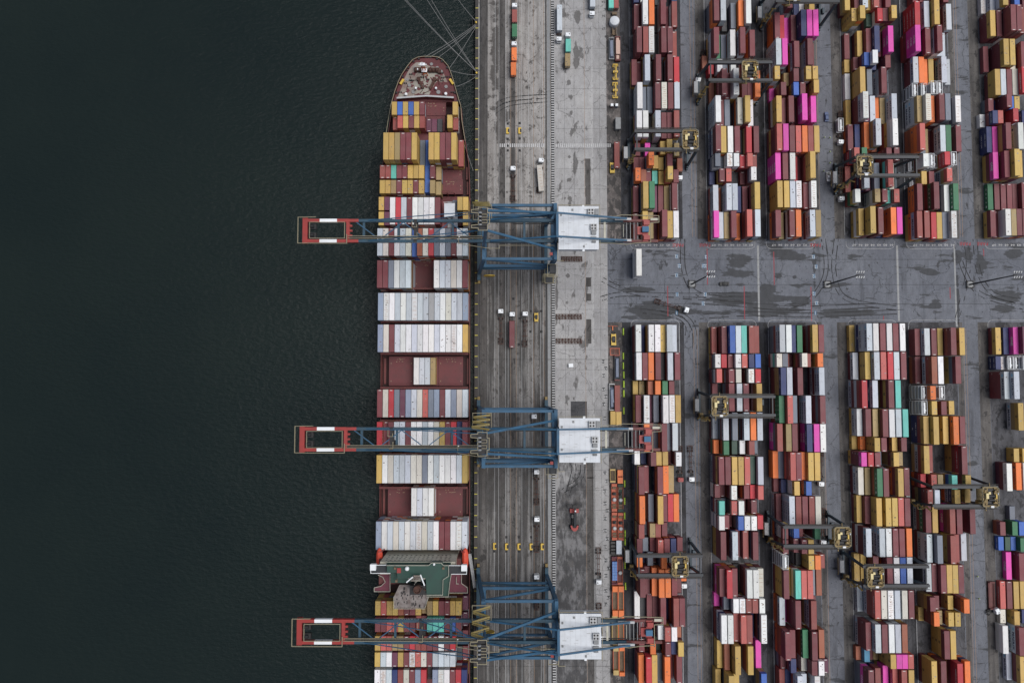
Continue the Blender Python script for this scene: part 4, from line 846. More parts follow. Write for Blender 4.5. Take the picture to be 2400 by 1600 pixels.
# (half width from the photo, centre line x=1004 px at the bow) -> world
hull_pts = []
for hw, py in half: X, Y = at(1004, py, 3.5); hull_pts.append((hw * 2.55 / 5.05 if hw < 36 else 20.3, Y))
hull_pts = []
for (lx, rx, py) in ((996, 1012, 134.6), (981, 1026, 136), (968, 1038, 142), (955.5, 1051, 157), (941.5, 1059, 178), (934, 1064, 194), (926, 1070, 216), (920, 1076, 237), (917, 1080, 248)):
    Y = at(0, py, 4.5)[1]; hull_pts.append((at(lx, py, 4.5)[0] - SX, at(rx, py, 4.5)[0] - SX, Y))
for (lx, rx, py) in ((914.5, 1084, 290), (907, 1092, 340), (897, 1099, 385), (893, 1101, 440)):
    Y = at(0, py, 0)[1]; hull_pts.append((max(-20.6, at(lx, py, 0)[0] - SX), min(20.6, at(rx, py, 0)[0] - SX), Y))
hull_pts.append((-20.6, 20.6, -230))
outline = [(l, y) for l, r, y in hull_pts] + [(r, y) for l, r, y in reversed(hull_pts)]
inner = [(x * .86, (y - 6 if y > 60 else y)) for x, y in outline]
h = MB(); h.prism(inner, -1.5, .98, 0, top=outline)
h.build('hull', M['hull'], ship)
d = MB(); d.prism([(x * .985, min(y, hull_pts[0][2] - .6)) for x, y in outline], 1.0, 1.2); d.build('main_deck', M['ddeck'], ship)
YF = at(0, 236, 7.7)[1]
fo = [(l, r, y) for l, r, y in hull_pts if y > YF - 1]
fpoly = [(l, y) for l, r, y in fo] + [(r, y) for l, r, y in reversed(fo)]
f = MB(); f.prism([(x * .975, y - .35) for x, y in fpoly], 1.21, 7.6); f.build('forecastle', M['deck'], ship)
fs = MB(); fp = [spx(x, y, 4.5) for x, y in ((930, 232), (942, 205), (948, 184), (956, 168), (964, 156), (975, 147), (990, 146), (1006, 155), (1030, 160), (1040, 172), (1049, 193), (1022, 193), (1013, 208), (1006, 222), (985, 220), (960, 228))]
fs.prism(fp, 7.61, 7.66); fs.build('worn_deck_paint', M['sand'], ship)
bw = MB()
for side in (0, 1):
    P = [(q[side], q[2]) for q in hull_pts]
    for a, b_ in zip(P, P[1:]):
        zt = 8.6 if a[1] > YF else 4.4
        bw.beam((a[0], a[1], (zt + .9) / 2), (b_[0], b_[1], (zt + .9) / 2), .3, zt - .9)
bw.build('bulwark', M['dred'], ship)
br = MB()
for side in (0, 1):
    P = [(q[side], q[2]) for q in hull_pts if q[2] > YF - 20]
    for a, b_ in zip(P, P[1:]): br.beam((a[0], a[1], 8.7), (b_[0], b_[1], 8.7), .22, .12)
br.beam((hull_pts[0][0], hull_pts[0][2], 8.7), (hull_pts[0][1], hull_pts[0][2], 8.7), .22, .12)
br.build('bulwark_rail', M['rail'], ship)
bk = MB(); a, b_, c_ = spx(931, 233, 6), spx(1000, 228, 6), spx(1064, 232, 6)
for p, q in ((a, b_), (b_, c_)): bk.beam(p + (9.0,), q + (9.0,), .7, 3.4)
bk.build('breakwater', M['dred'], ship)
bk = MB()
for p, q in ((a, b_), (b_, c_)): bk.beam(p + (10.85,), q + (10.85,), .75, .25)
bk.build('breakwater_cap', M['lgrey'], ship)
# windlasses, bollards, vents, chains and the foremast
for k, (x, y) in enumerate(((1017, 166), (984, 165))):
    X, Y = spx(x, y, 5); wl = MB()
    for dx in (-1.6, 0, 1.6): wl.tube((X + dx - .5, Y, 8.9), (X + dx + .5, Y, 8.9), 1.0, 10)
    wl.box(X, Y + .3, 8.0, 5.2, 2.2, .8); wl.box(X + 2.6, Y - .6, 8.5, 1.4, 1.6, 1.5); wl.build('windlass', M['rust'], ship)
for k, (x0, y0, x1, y1) in enumerate(((981, 186, 992, 208), (1019, 187, 1008, 209))):
    X0, Y0 = spx(x0, y0, 5); X1, Y1 = spx(x1, y1, 5); ch = MB(); ch.beam((X0, Y0, 8.2), (X1, Y1, 8.2), 1.0, 1.0); ch.tube((X0, Y0, 7.7), (X0, Y0, 9), .9, 10); ch.build('anchor_chain', M['rust'], ship)
hx = MB()
for x, y in ((963, 174), (966, 189), (963, 188), (1036, 171), (1036, 189), (1038, 182), (950, 195), (1000, 168), (990, 181), (1003, 186), (952, 165), (1047, 180), (1060, 216), (938, 216)):
    X, Y = spx(x, y, 5)
    for dx in (-.45, .45): hx.tube((X + dx, Y, 7.6), (X + dx, Y, 8.5), .3, 8)
hx.build('mooring_bollards', M['black'], ship)
for x, y, r_, z in ((975, 208, .55, 9.6), (1022, 208, .55, 9.6), (952, 222, .7, 9.8), (1045, 221, .7, 9.8), (979, 164, .5, 9.4)):
    X, Y = spx(x, y, 5.5); v = MB(); v.lathe([(r_ * .6, 0), (r_ * .6, 1.2), (r_, 1.3), (r_, 1.9), (r_ * .7, 2.1)], (X, Y, 7.6), 10); v.build('deck_vent', M['white'], ship)
for x0, y0, x1, y1 in ((938, 197, 946, 186), (1054, 185, 1062, 197)):
    X0, Y0 = spx(x0, y0, 5.5); X1, Y1 = spx(x1, y1, 5.5); v = MB(); v.beam((X0, Y0, 8.3), (X1, Y1, 8.3), 1.0, .9); v.build('yellow_locker', M['yellow'], ship)
mX, mY = spx(998, 178, 4.6); ms = MB()
for dx in (-.9, .9):
    ms.beam((mX + dx, mY, 7.6), (mX + dx * .4, mY, 20), .35, .35)
for z in (10, 13, 16): ms.beam((mX - .8, mY, z), (mX + .8, mY, z), .2, .2)
ms.build('foremast', M['orange'], ship)
ms = MB(); ms.box(mX, mY, 20.2, 3.6, .35, .3); ms.box(mX, mY, 20.6, 2.2, 1.2, .15); ms.box(mX, mY + .9, 18.2, 1.6, .3, .25); ms.tube((mX, mY, 20), (mX, mY, 22.5), .14, 6); ms.box(mX, mY, 14, 2.4, 1.6, .15); ms.build('mast_platform', M['white'], ship)
# hatch covers in every bay and the lashing bridges between the bays
HB = [(238, 270, 4, 9.6), (273, 306, 4, 9.2), (307, 379, 3, 13), (386, 419, 2, 18.6), (421, 454, 2, 18.9), (462, 528, 1.5, 19.2), (534, 600, 1.5, 19.2), (610, 675, 1.5, 19.2), (686, 751, 1, 19.2), (762, 824, 1, 19.2), (836, 903, 1, 19.2), (913, 977, 1, 19.2), (989, 1053, 1, 19.2), (1066, 1132, 1, 19.2), (1142, 1209, 1, 19.2), (1221, 1289, 1, 19.2), (1406, 1480, 1, 19.2), (1489, 1562, 1, 19.2), (1569, 1640, 1, 19.2)]
ybs = []
for i, (y0, y1, zh, hw) in enumerate(HB):
    Y0, Y1 = at(0, y0, zh)[1], at(0, y1, zh)[1]; ybs.append((Y0, Y1, zh))
    wt = hw - (2.2 if hw > 18 else .5)
    cuts = [(-wt, -wt / 3 - .06), (-wt / 3 + .06, wt / 3 - .06), (wt / 3 + .06, wt)] if hw > 12 else [(-hw * .5, hw * .92)]
    for k, (x0, x1) in enumerate(cuts):
        hc = MB(); zz_ = zh + 3.2 - .12
        hc.box((x0 + x1) / 2, (Y0 + Y1) / 2, zz_ - 1.0, x1 - x0, Y0 - Y1 + .3, 2.0)
        for a_ in range(2): hc.beam((x0 + .25, Y1 - .1 + a_ * (Y0 - Y1 + .2), zz_ + .05), (x1 - .25, Y1 - .1 + a_ * (Y0 - Y1 + .2), zz_ + .05), .22, .12)
        hcv = hc.build('hatch_cover', M['hatch'], ship)
        if i in (0, 3, 4, 7, 10, 14):
            mk_ = MB()
            for q in range(9): mk_.box((x0 + x1) / 2 + random.uniform(-2.2, 2.2), Y0 - random.choice((1.0, 2.2)) + random.uniform(-.2, .2), zz_ + .07, random.uniform(.25, .7), random.uniform(.2, .4), .03)
            for xx in (x0 + 1, x1 - 1):
                for yy in (Y0 - 3, Y1 + 2): mk_.box(xx, yy, zz_ + .07, .35, .5, .03)
            mk_.build('faded_marking', M['lor'], hcv)
        if k == 0 or i in (7, 10, 14): pass
    hk = MB()
    for xx in np.arange(-wt + .6, wt, 2.5):
        for yy in (Y0 - .6, Y1 + .6, (Y0 + Y1) / 2): hk.box(xx + random.uniform(-.1, .1), yy, zh + 3.1, .28, .3, .1)
    hk.build('lashing_sockets', M['rust'], ship)
    sr = MB()
    if hw > 18:
        for s in (-1, 1): sr.rail([(s * (hw + .9), Y1, 1.3), (s * (hw + .9), Y0, 1.3)], 1.1, .1, 0, post=3); sr.box(s * (hw - .1), (Y0 + Y1) / 2, 1.8, .9, (Y0 - Y1) * .9, .9)
        sr.build('side_walkway', M['dred'], ship)
for (a0, a1, za), (b0, b1, zb) in zip(ybs, ybs[1:]):
    if a1 - b0 > 20 or a1 - b0 < 1.2: continue
    ym = (a1 + b0) / 2; lb = MB(); zt = 3.35 + (7.8 if a1 < 100 else 3.5); w2 = 19.4 if a1 < 80 else 13
    for x in np.arange(-w2, w2 + .1, w2 / 4): lb.box(x, ym, (1.25 + zt) / 2, .35, .5, zt - 1.25)
    lb.box(0, ym, zt, w2 * 2 + .6, .8, .14)
    for dy in (-.42, .42): lb.rail([(-w2, ym + dy, zt), (w2, ym + dy, zt)], 1.1, .07, 0, post=2.5)
    lb.build('lashing_bridge', M['dred'], ship)
# accommodation block
def pp(pts, z): return [spx(x, y, z) for x, y in pts]
def deckpart(name, mat, pts, z, th): m_ = MB(); m_.prism(pp(pts, z), z - SZ - th, z - SZ); return m_.build(name, mat, ship)
def deckrail(name, pts, z, closed=True, mat='cream', w=.16): m_ = MB(); m_.rail([spx(x, y, z) + (z - SZ,) for x, y in pts], 1.1, w, 0, closed, 2.5); return m_.build(name, M[mat], ship)
Yw = at(0, 1316, 28)[1]; Yaft = at(0, 1345, 28)[1]
ab = MB(); hx_ = 15.6
ab.prism([(-hx_, Yw), (hx_ + .2, Yw), (hx_ + .2, Yaft), (-hx_, Yaft)], 1.3, 31.0)
ab.build('accommodation_block', M['cream'], ship)
wn = MB()
for z in (19.5, 22.5, 25.5, 28.5):
    for x in np.arange(-13.5, 14, 1.9): wn.box(x + random.uniform(-.2, .2), Yw + .03, z, .7, .08, .8)
wn.build('cabin_windows', M['glass'], ship)
deckpart('boat_deck', M['plum'], [(884, 1341), (915, 1341), (915, 1384), (878, 1384), (878, 1375), (894, 1371), (901, 1363), (890, 1345)], 20, .5)
deckpart('boat_deck', M['plum'], [(1057, 1343), (1082, 1343), (1082, 1365), (1096, 1375), (1096, 1387), (1053, 1387), (1055, 1362)], 20, .5)
for P in ([(878, 1384), (878, 1375), (894, 1371), (904, 1362), (898, 1350), (887, 1345)], [(915, 1342), (915, 1384), (878, 1384)], [(1082, 1343), (1082, 1365), (1096, 1375), (1096, 1387), (1053, 1387)], [(1070, 1350), (1070, 1366), (1076, 1366)]): deckrail('boat_deck_rail', P, 20, False)
m_ = MB(); m_.prism([(-17.5, Yw - .8), (17.6, Yw - .8), (17.6, Yw - 11.5), (-17.5, Yw - 11.5)], 1.3, 22.4); m_.build('lower_house', M['dred'], ship)
deckpart('compass_deck', M['green'], [(907, 1323), (1005, 1323), (1012, 1317), (1034, 1317), (1040, 1323), (1052, 1323), (1052, 1348), (1039, 1356), (1038, 1392), (1000, 1392), (998, 1355), (932, 1355), (930, 1341), (907, 1341)], 32.5, 3.2)
deckrail('compass_deck_rail', [(907, 1323), (1005, 1323), (1012, 1317), (1034, 1317), (1040, 1323), (1052, 1323), (1052, 1348), (1039, 1356), (1038, 1392), (1000, 1392)], 32.5, False)
deckpart('lower_bridge_deck', M['green'], [(907, 1315), (1058, 1315), (1058, 1330), (1052, 1396), (1000, 1396), (1000, 1365), (916, 1365), (916, 1340), (907, 1340)], 29.0, .6)
deckrail('lower_bridge_rail', [(907, 1315), (1058, 1315), (1058, 1345), (1055, 1362), (1051, 1396), (1000, 1396)], 29.0, False)
deckpart('bridge_wing', M['navy'], [(871, 1323), (930, 1324), (932, 1342), (871, 1340)], 30.2, 1.2)
deckpart('bridge_wing', M['navy'], [(1053, 1324), (1094, 1324), (1094, 1342), (1053, 1344)], 30.2, 1.2)
for P in ([(909, 1322), (870, 1322), (870, 1341), (916, 1341)], [(1053, 1323), (1094, 1323), (1094, 1343), (1058, 1343)]): deckrail('wing_rail', P, 30.2, False, 'white', .2)
for x, y in ((874.5, 1328.5), (1088, 1330)):
    X, Y = spx(x, y, 32); m_ = MB(); m_.box(X, Y, 34.3, 2.2, 2.3, 2.2); m_.box(X, Y, 35.5, 2.4, 2.5, .2); m_.build('wing_cab', M['white'], ship)
X, Y = spx(954, 1331.5, 34); m_ = MB(); m_.lathe([(.5, 0), (.5, .9), (.85, 1.2), (.95, 1.7), (.75, 2.3), (.3, 2.6)], (X, Y, 35.7), 12); m_.build('satellite_dome', M['white'], ship)
X, Y = spx(1017, 1322.5, 34); m_ = MB(); m_.lathe([(.3, 0), (.3, .6), (.5, .9), (.5, 1.2), (.2, 1.5)], (X, Y, 35.7), 10); m_.build('satellite_dome', M['white'], ship)
X, Y = spx(977, 1354, 36); m_ = MB()
for dx in (-1.5, 1.5): m_.beam((X + dx, Y, 35.7), (X, Y - .5, 44), .35, .35)
m_.box(X, Y, 40, 7.0, .4, .25); m_.box(X, Y, 43, 4, .35, .25); m_.tube((X, Y - .5, 43), (X, Y - .5, 47), .12, 6); m_.box(X, Y, 38.3, 3.0, 1.8, .15); m_.build('radar_mast', M['sand'], ship)
for x, y, L_, a_ in ((961, 1356, 3.4, .7), (991, 1357, 4.6, -1.2)):
    X, Y = spx(x, y, 38); m_ = MB(); m_.box(X, Y, 42.2, L_, .45, .35, rot=a_); m_.tube((X, Y, 40), (X, Y, 42), .15, 6); m_.build('radar_scanner', M['white'], ship)
X, Y = spx(935, 1336, 33); m_ = MB(); m_.box(X, Y, 36.0, 1.6, 2.0, .7); m_.build('signal_locker', M['red'], ship)
for x, y in ((926, 1331), (1039, 1331), (929, 1361)):
    X, Y = spx(x, y, 33); m_ = MB(); m_.tube((X, Y, 35.5), (X + .6, Y + 1.4, 38), .13, 6); m_.box(X, Y, 36, .9, .9, .8); m_.build('searchlight', M['brown'], ship)
# funnel and engine casing
deckpart('engine_casing', M['casing'], [(924, 1396), (936, 1370), (998, 1370), (1005, 1396), (996, 1424), (924, 1424)], 27.5, 12)
m_ = MB(); r_ = random.Random(3)
for _ in range(46):
    px, py = r_.uniform(929, 992), r_.uniform(1376, 1420); X, Y = spx(px, py, 27.5); m_.box(X, Y, 30.76, r_.uniform(.2, .5), r_.uniform(.5, 1.3), .14)
m_.build('casing_vents', M['black'], ship)
deckrail('casing_rail', [(924, 1396), (924, 1424), (996, 1424), (1005, 1396)], 27.5, False)
deckpart('funnel', M['black'], [(960, 1372), (997, 1372), (997, 1393), (960, 1393)], 36, 9)
X, Y = spx(978, 1381, 38); m_ = MB(); m_.lathe([(1.6, 0), (1.6, 2.6), (1.35, 2.6), (1.35, 1.6)], (X, Y, 39.1), 16)
for dx in (1.9, 2.7, 3.2): m_.tube((X + dx, Y + 1.4 - dx * .6, 39), (X + dx, Y + 1.4 - dx * .6, 40.6), .22, 8)
m_.build('exhaust_pipe', M['rust'], ship)
for px in (889.5, 1090.5):
    X, Y = spx(px, 1308, 17); m_ = MB(); n = 10; prof = [(.1, -4.6), (.9, -3.9), (1.35, -2.2), (1.45, 0), (1.35, 2.2), (.9, 3.9), (.1, 4.6)]
    vs = [(X + r * math.cos(2 * math.pi * i / n), Y + y, 20.4 + 1.05 * r * math.sin(2 * math.pi * i / n)) for r, y in prof for i in range(n)]
    m_.add(vs, [(a * n + i, (a + 1) * n + i, (a + 1) * n + (i + 1) % n, a * n + (i + 1) % n) for a in range(6) for i in range(n)])
    m_.box(X, Y - 2.2, 21.9, 1.5, 1.8, .9); lb = m_.build('lifeboat', M['liferaft'], ship)
    dv = MB()
    for dy in (-3.4, 3.4): dv.path([(X * .9, Y + dy, 16), (X * .93, Y + dy, 22.6), (X, Y + dy, 23)], .35, .35)
    dv.build('davit', M['red'], lb)
# gangway, lashing cage, mooring ropes
X0, Y0 = at(1101, 1297, 6); X1, Y1 = at(1113, 1376, .4); gw = MB(); gw.beam((0, 0, 0), (X1 - X0, Y1 - Y0, -5.4), 1.3, .25)
gp = thing('gangway', 'long light grey gangway sloping from the ship bridge down to the quay', 'gangway', (X0, Y0, 6))
gw.build('walkway', M['lgrey'], gp); gw = MB(); nrm = Vector((-(Y1 - Y0), X1 - X0, 0)).normalized() * .6
for s in (-1, 1): gw.rail([tuple(nrm * s), (X1 - X0 + nrm.x * s, Y1 - Y0 + nrm.y * s, -5.4)], 1.1, .08)
gw.build('handrail', M['lgrey'], gp)
cx_, cy_ = at(1053.5, 492, 13); cg = thing('lashing_cage', 'bright white topped work cage standing on the ship beside the upper crane boom', 'work cage', (cx_, cy_, 8.4))
m_ = MB(); m_.box(0, 0, 4.2, 4.8, 6.2, .2); m_.build('roof', M['house'], cg)
m_ = MB()
for x in (-2.2, 2.2):
    for y in (-4.6, 4.6): m_.beam((x, y, 0), (x * .95, y * .65, 4.1), .16, .16)
for s in (-1, 1): m_.beam((-2.2, s * 4.4, .8), (1.6, s * 3.0, 4.0), .16, .16); m_.beam((2.2, s * 4.4, .8), (-1.6, s * 3.0, 4.0), .16, .16); m_.beam((-2.2, s * 4.6, .2), (2.2, s * 4.6, .2), .16, .16)
m_.build('frame', M['lgrey'], cg)
def rope(p, q, lab, sag=1.2):
    m_ = MB(); P = []
    for i in range(13): t = i / 12; v = Vector(p).lerp(Vector(q), t); v.z -= sag * 4 * t * (1 - t); P.append(tuple(v))
    for a, b in zip(P, P[1:]): m_.tube(a, b, .085, 5)
    o = m_.build('mooring_rope', M['rope']); tag(o, lab, 'rope', 'mooring ropes'); return o
b1_, b2_ = at3(1115.5, 52, .75), at3(1117, 170, .75)
def bq(px, py): return at3(px, py, .75)
bow = lambda x, y: at3(x, y, 5.6)
rope(bow(997, 133), bq(1114, 58), 'steepest left rope from the bow tip to the upper quay bollard')
rope(bow(1008, 134), bq(1115, 60), 'second rope from the bow tip to the upper quay bollard')
rope(bow(1026, 136), bq(1115.5, 61), 'third rope from the bow shoulder to the upper quay bollard')
rope(bow(1052, 162), bq(1116, 62), 'rope from the starboard bow crossing the others to upper bollard')
rope(bow(1054, 165), bq(1116, 176), 'nearly level rope from the bow side to the lower quay bollard')
rope(bow(1070, 203), bq(1117, 179), 'short slack rope rising from the ship side to lower bollard')
for x0, lab in ((948, 'pale greenish rope running from the top edge to the lower bollard'), (952, 'grey rope twinned with the greenish one from the top edge'), (1001, 'left of two close ropes from the top edge to lower bollard'), (1011, 'right of two close ropes from the top edge to lower bollard')):
    rope(at3(x0, 0, 7), bq(1117, 169), lab, 2)
rope(at3(1074, 0, 6), bq(1115, 50), 'short rope from the top edge to the upper quay bollard', .6)
rope(at3(1085, 330, 1), at3(1109, 400, .3), 'thin rope along the ship side beside the quay', .3)
def bollard(px, py, lab):
    X, Y = at(px, py, .2); t_ = thing('bollard', lab, 'bollard', (X, Y, .18), 0, 'quay bollards')
    m_ = MB(); m_.lathe([(.45, 0), (.35, .15), (.3, .5), (.48, .62), (.42, .8), (.15, .86)], (0, 0, 0), 12); m_.build('post', M['yellow'], t_)
    m_ = MB(); m_.box(0, 0, .03, 1.5, 1.5, .06); m_.build('base_plate', M['black'], t_)
bollard(1116, 54, 'yellow bollard holding ropes near the top edge of the quay'); bollard(1117, 172, 'yellow bollard holding the bow ropes level with the ship bow')
for i, py in enumerate((53, 172)):
    X, Y = at(1106, py, -.5); m_ = MB()
    for dy in (-1.6, 1.6): m_.box(0, dy, 0, 1.6, .5, 3.0)
    m_.box(-.9, 0, 0, .3, 5.0, 2.6); o = m_.build('dock_fender', M['rubber'], None, (X + 1.2, Y, -1.7)); tag(o, 'black rubber fender on the quay wall by the %s bollard' % ('topmost', 'lower')[i], 'fender')

# more fittings on the forecastle: rust scabs, fairleads, rope coils, pipes
fr = random.Random(21); m_ = MB(); pts_ = []
for _ in range(120):
    px, py = fr.uniform(935, 1062), fr.uniform(142, 226); w_ = 62 * math.sqrt(max(0.02, min(1, (py - 134) / 85))) * .95
    if abs(px - 1002) > w_: continue
    X, Y = spx(px, py, 5); m_.box(X, Y, 7.69 + fr.uniform(0, .02), fr.uniform(.4, 2.0), fr.uniform(.3, 1.2), .03, rot=fr.uniform(0, 3))
m_.build('rust_stain', M['deck'], ship)
m_ = MB()
for px, py in ((972, 160), (1025, 158), (960, 200), (1044, 202), (1028, 214), (970, 214), (990, 150), (1012, 148), (1035, 165), (955, 186)):
    X, Y = spx(px + fr.uniform(-2, 2), py + fr.uniform(-2, 2), 5); m_.tube((X, Y, 7.7), (X, Y, 8.0), fr.uniform(.6, 1.0), 10); m_.build('rope_coil', M['rope'], ship); m_ = MB()
m_ = MB()
for k in range(16):
    a = fr.uniform(0, 6.3); px, py = fr.uniform(950, 1050), fr.uniform(160, 222); X, Y = spx(px, py, 5); L_ = fr.uniform(1, 3.5); m_.tube((X, Y, 8.0), (X + L_ * math.cos(a), Y + L_ * math.sin(a), 8.0), .13, 6)
m_.build('deck_pipe', M['rust'], ship)
m_ = MB()
for q in hull_pts[1:8]:
    for s_ in (0, 1): m_.box(q[s_] * .95, q[2] - .5, 8.1, .8, .9, .6)
m_.build('fairlead', M['black'], ship)
# ------------------------------------------------------------------ ship-to-shore cranes (local x = world X, y measured from the crane's centre line)
def sts_crane(txt_no):
    t = thing('gantry_crane', 'crane', 'gantry crane', (0, 0, 0), 0, 'blue ship-to-shore cranes on the quay')
    WX, LX = -15.2, 15.6; WT, LT = -11.4, 17.6; W = 11.0; BL = M['blue']
    for x0, x1 in ((WX, WT), (LX, LT)):
        for s in (-1, 1):
            m = MB(); m.beam((x0, s * W, 3.4), (x1, s * W, 42.5), 1.5, 1.5); m.build('leg', BL, t)
    for x in (WX, LX):
        m = MB(); m.box(x, 0, 3.0, 1.5, W * 2 + 7, 1.6); m.build('sill_beam', M['boomblue'], t)
        for s in (-1, 1):
            b = MB()
            for k in range(4): b.tube((x - .35, s * (W + .6) + (k - 1.5) * 2.1, .75), (x + .35, s * (W + .6) + (k - 1.5) * 2.1, .75), .72, 12)
            b.box(x, s * (W + .6), 1.7, 1.1, 8.6, .9); b.build('bogie', M['ytrol'], t)
    for s in (-1, 1):
        y = s * W; f = lambda z: WX + (WT - WX) * (z - 3.4) / 39.1; g_ = lambda z: LX + (LT - LX) * (z - 3.4) / 39.1
        for z, w in ((42.0, 1.1), (23.5, 1.2), (15.8, .9)): m = MB(); m.beam((f(z), y, z), (g_(z), y, z), w, w * 1.1); m.build('portal_beam', BL, t)
        m = MB(); m.beam((f(41), y * .995, 41.4), (g_(24.5), y * .995, 24.4), .9, .9); m.build('diagonal_brace', BL, t)
        m = MB(); m.beam((f(17), y * 1.005, 16.6), (g_(23), y * 1.005, 22.6), .6, .6); m.build('diagonal_brace', M['boomblue'], t)
    for x, z in ((WT, 43.3), (LT, 43.3), (WT - .3, 23.5), (LT, 23.0)):
        m = MB(); m.box(x, 0, z, 1.4, W * 2 + 1, 1.5); m.build('cross_beam', BL, t)
    # boom and back girder: two box girders, red and white at the water end
    G = 4.15; TIP, BACK = -85.6, 59.0
    for s in (-1, 1):
        m = MB(); m.box((-66 - 11) / 2, s * G, 44.3, 55.0, 1.15, 1.7); m.build('boom_girder', M['boomblue'], t)
        m = MB(); m.box((-11 + 45) / 2 + .02, s * G, 44.3, 55.9, 1.2, 1.75); m.build('main_girder', M['boomblue'], t)
        m = MB(); m.box(-80.2, s * G, 44.35, 5.0, 1.3, 1.8, 0); m.box(-74.2, s * G, 44.34, 7.0, 1.32, 1.82, 1); m.box(-68.4, s * G, 44.35, 4.6, 1.3, 1.8, 0); m.build('boom_tip_girder', [M['red'], M['white']], t)
        m = MB(); m.box(-64.1, s * G, 44.33, 4.2, 1.18, 1.72); m.build('boom_tip_girder', M['red'], t)
        # lettering on the outer face of the girder
        tx = MB(); 
        m4 = Matrix(((1, 0, 0, -34.0), (0, 0, -1, -G - .6), (0, 1, 0, 44.35), (0, 0, 0, 1))) if s < 0 else Matrix(((-1, 0, 0, -34.0), (0, 0, 1, G + .6), (0, 1, 0, 44.35), (0, 0, 0, 1)))
        tx.text('BRASIL TERMINAL PORTUARIO', 1.5, m4, 0, None, 1.25, .03); tx.build('lettering', M['white'], t)
        m = MB(); m.box(52.0, s * G, 44.2, 14.0, 1.0, 1.5); m.build('back_girder', M['dred'], t)
    m = MB(); m.box(-83.6, 0, 44.4, 2.0, 2 * G + 2.2, 1.6); m.build('tip_beam', M['red'], t)
    m = MB(); m.box(-66.3, 0, 44.5, 1.3, 2 * G - 1.3, 1.5)
    for y in (-2, 0, 2): m.box(-65.2, y, 44.6, 1.2, .8, .9)
    m.build('tip_beam', M['red'], t)
    for y in (-1.8, 1.8): m = MB(); m.box(-80.5, y, 44.0, 2.6, 2.2, 1.4); m.tube((-82, y, 45.2), (-80, y, 45.2), .7, 10); m.build('sheave_block', M['black'], t)
    for x in (-60, -46, -24, -12.8, 5.0): m = MB(); m.box(x, 0, 44.0, .9, 2 * G - 1.2, 1.0); m.build('girder_tie', M['boomblue'], t)
    m = MB(); xs = [-63, -53.5, -44, -34.6, -25.2, -15.6]
    for i, (a, b) in enumerate(zip(xs, xs[1:])): s = 1 if i % 2 else -1; m.beam((a, -s * (G - .6), 44.6), (b, s * (G - .6), 44.6), .38, .38)
    m.build('boom_lacing', BL, t)
    m = MB(); m.rail([(-86.2, G + 1.1, 45.1), (-86.2, -G - 1.1, 45.1), (-66.5, -G - 1.2, 45.1), (-66.5, -1.6, 45.1)], 1.1, .2); m.rail([(-86.2, G + 1.1, 45.1), (-79, G + 1.2, 45.1)], 1.1, .2)
    m.rail([(-81.5, -G + .9, 45.1), (-81.5, G - .9, 45.1), (-67.4, G - .9, 45.1), (-67.4, -G + .9, 45.1)], 1.1, .16, 0, True)
    m.build('tip_handrail', M['rail'], t)
    m = MB(); m.box(-38, -G + 1.35, 44.9, 56, .9, .12); m.build('boom_walkway', M['black'], t)
    m = MB()
    for dy in (.9, 1.8): m.rail([(-66, -G + dy, 45), (-12, -G + dy, 45)], 1.1, .17, post=4)
    m.build('boom_handrail', M['rail'], t)
    # waterside mast with platforms, landside mast, stays
    ap = [(-10.0, s * 3.6, 64.5) for s in (-1, 1)]
    for s in (-1, 1):
        m = MB(); m.beam((WT, s * W * .62, 43.5), (-10.0, s * 3.6, 65), 1.0, 1.0); m.build('mast_leg', BL, t)
        m = MB(); m.beam((-9.4, s * 3.8, 64.2), (LT - .6, s * (W - 3.6), 44.6), .85, .85); m.build('mast_back_stay', BL, t)
        m = MB(); m.beam((-8.5, s * 4.3, 46), (LT, s * 4.6, 57.0), .62, .62); m.beam((LT, s * 4.62, 57), (46, s * 4.4, 47.4), .66, .66); m.build('back_stay', BL, t)
        m = MB(); m.beam((LT, s * 4.6, 44), (LT, s * 4.6, 57.4), .8, .8); m.build('landside_mast', BL, t)
        m = MB(); m.beam((-10, s * 3.5, 64.5), (-33.5, s * 4.0, 55.2), .3, .3); m.beam((-33.5, s * 4.0, 55.2), (-58, s * 4.15, 45.4), .3, .3); m.build('fore_stay', BL, t)
        m = MB(); m.beam((-10, s * 3.3, 64.2), (-36, s * 4.1, 45.4), .3, .3); m.build('fore_stay', BL, t)
        m = MB(); m.box(44.6, s * 4.3, 47.0, 6.5, .9, .7); m.build('stay_anchor', M['lgrey'], t)
    m = MB(); m.box(-10, 0, 64.6, 1.5, 8.4, 1.1); m.box(LT, 0, 56.8, 1.0, 9.6, .9); m.build('mast_cross_beam', BL, t)
    m = MB(); m.box(-11, 0, 66.0, 3.2, 7.6, .12); m.box(-10.4, 0, 66.5, 2.2, 5.2, .95); mp_ = m.build('mast_platform', M['black'], t)
    for y in (-2.9, 2.9): m = MB(); m.box(-14.2, y, 66.05, 3.2, 1.0, .12); m.build('mast_platform', M['black'], t)
    for y in (-2.2, -.7, .8, 2.3): m = MB(); m.tube((-12.0, y - .3, 66.9), (-12.0, y + .3, 66.9), .8, 10); m.build('sheave', M['grey'], mp_)
    m = MB(); m.rail([(-15.2, 3.5, 66.1), (-12.6, 3.7, 66.1), (-12.6, 4.3, 66.1), (-9.2, 4.3, 66.1), (-9.2, 2.2, 66.1), (-8.4, 2.2, 66.1), (-8.4, -2.2, 66.1), (-9.2, -2.2, 66.1), (-9.2, -4.3, 66.1), (-12.6, -4.3, 66.1), (-12.6, -3.5, 66.1), (-15.2, -3.4, 66.1), (-15.2, -2.4, 66.1), (-12.6, -2.2, 66.1), (-12.6, 2.2, 66.1), (-15.2, 2.4, 66.1)], 1.1, .22, 0, True, 2.5)
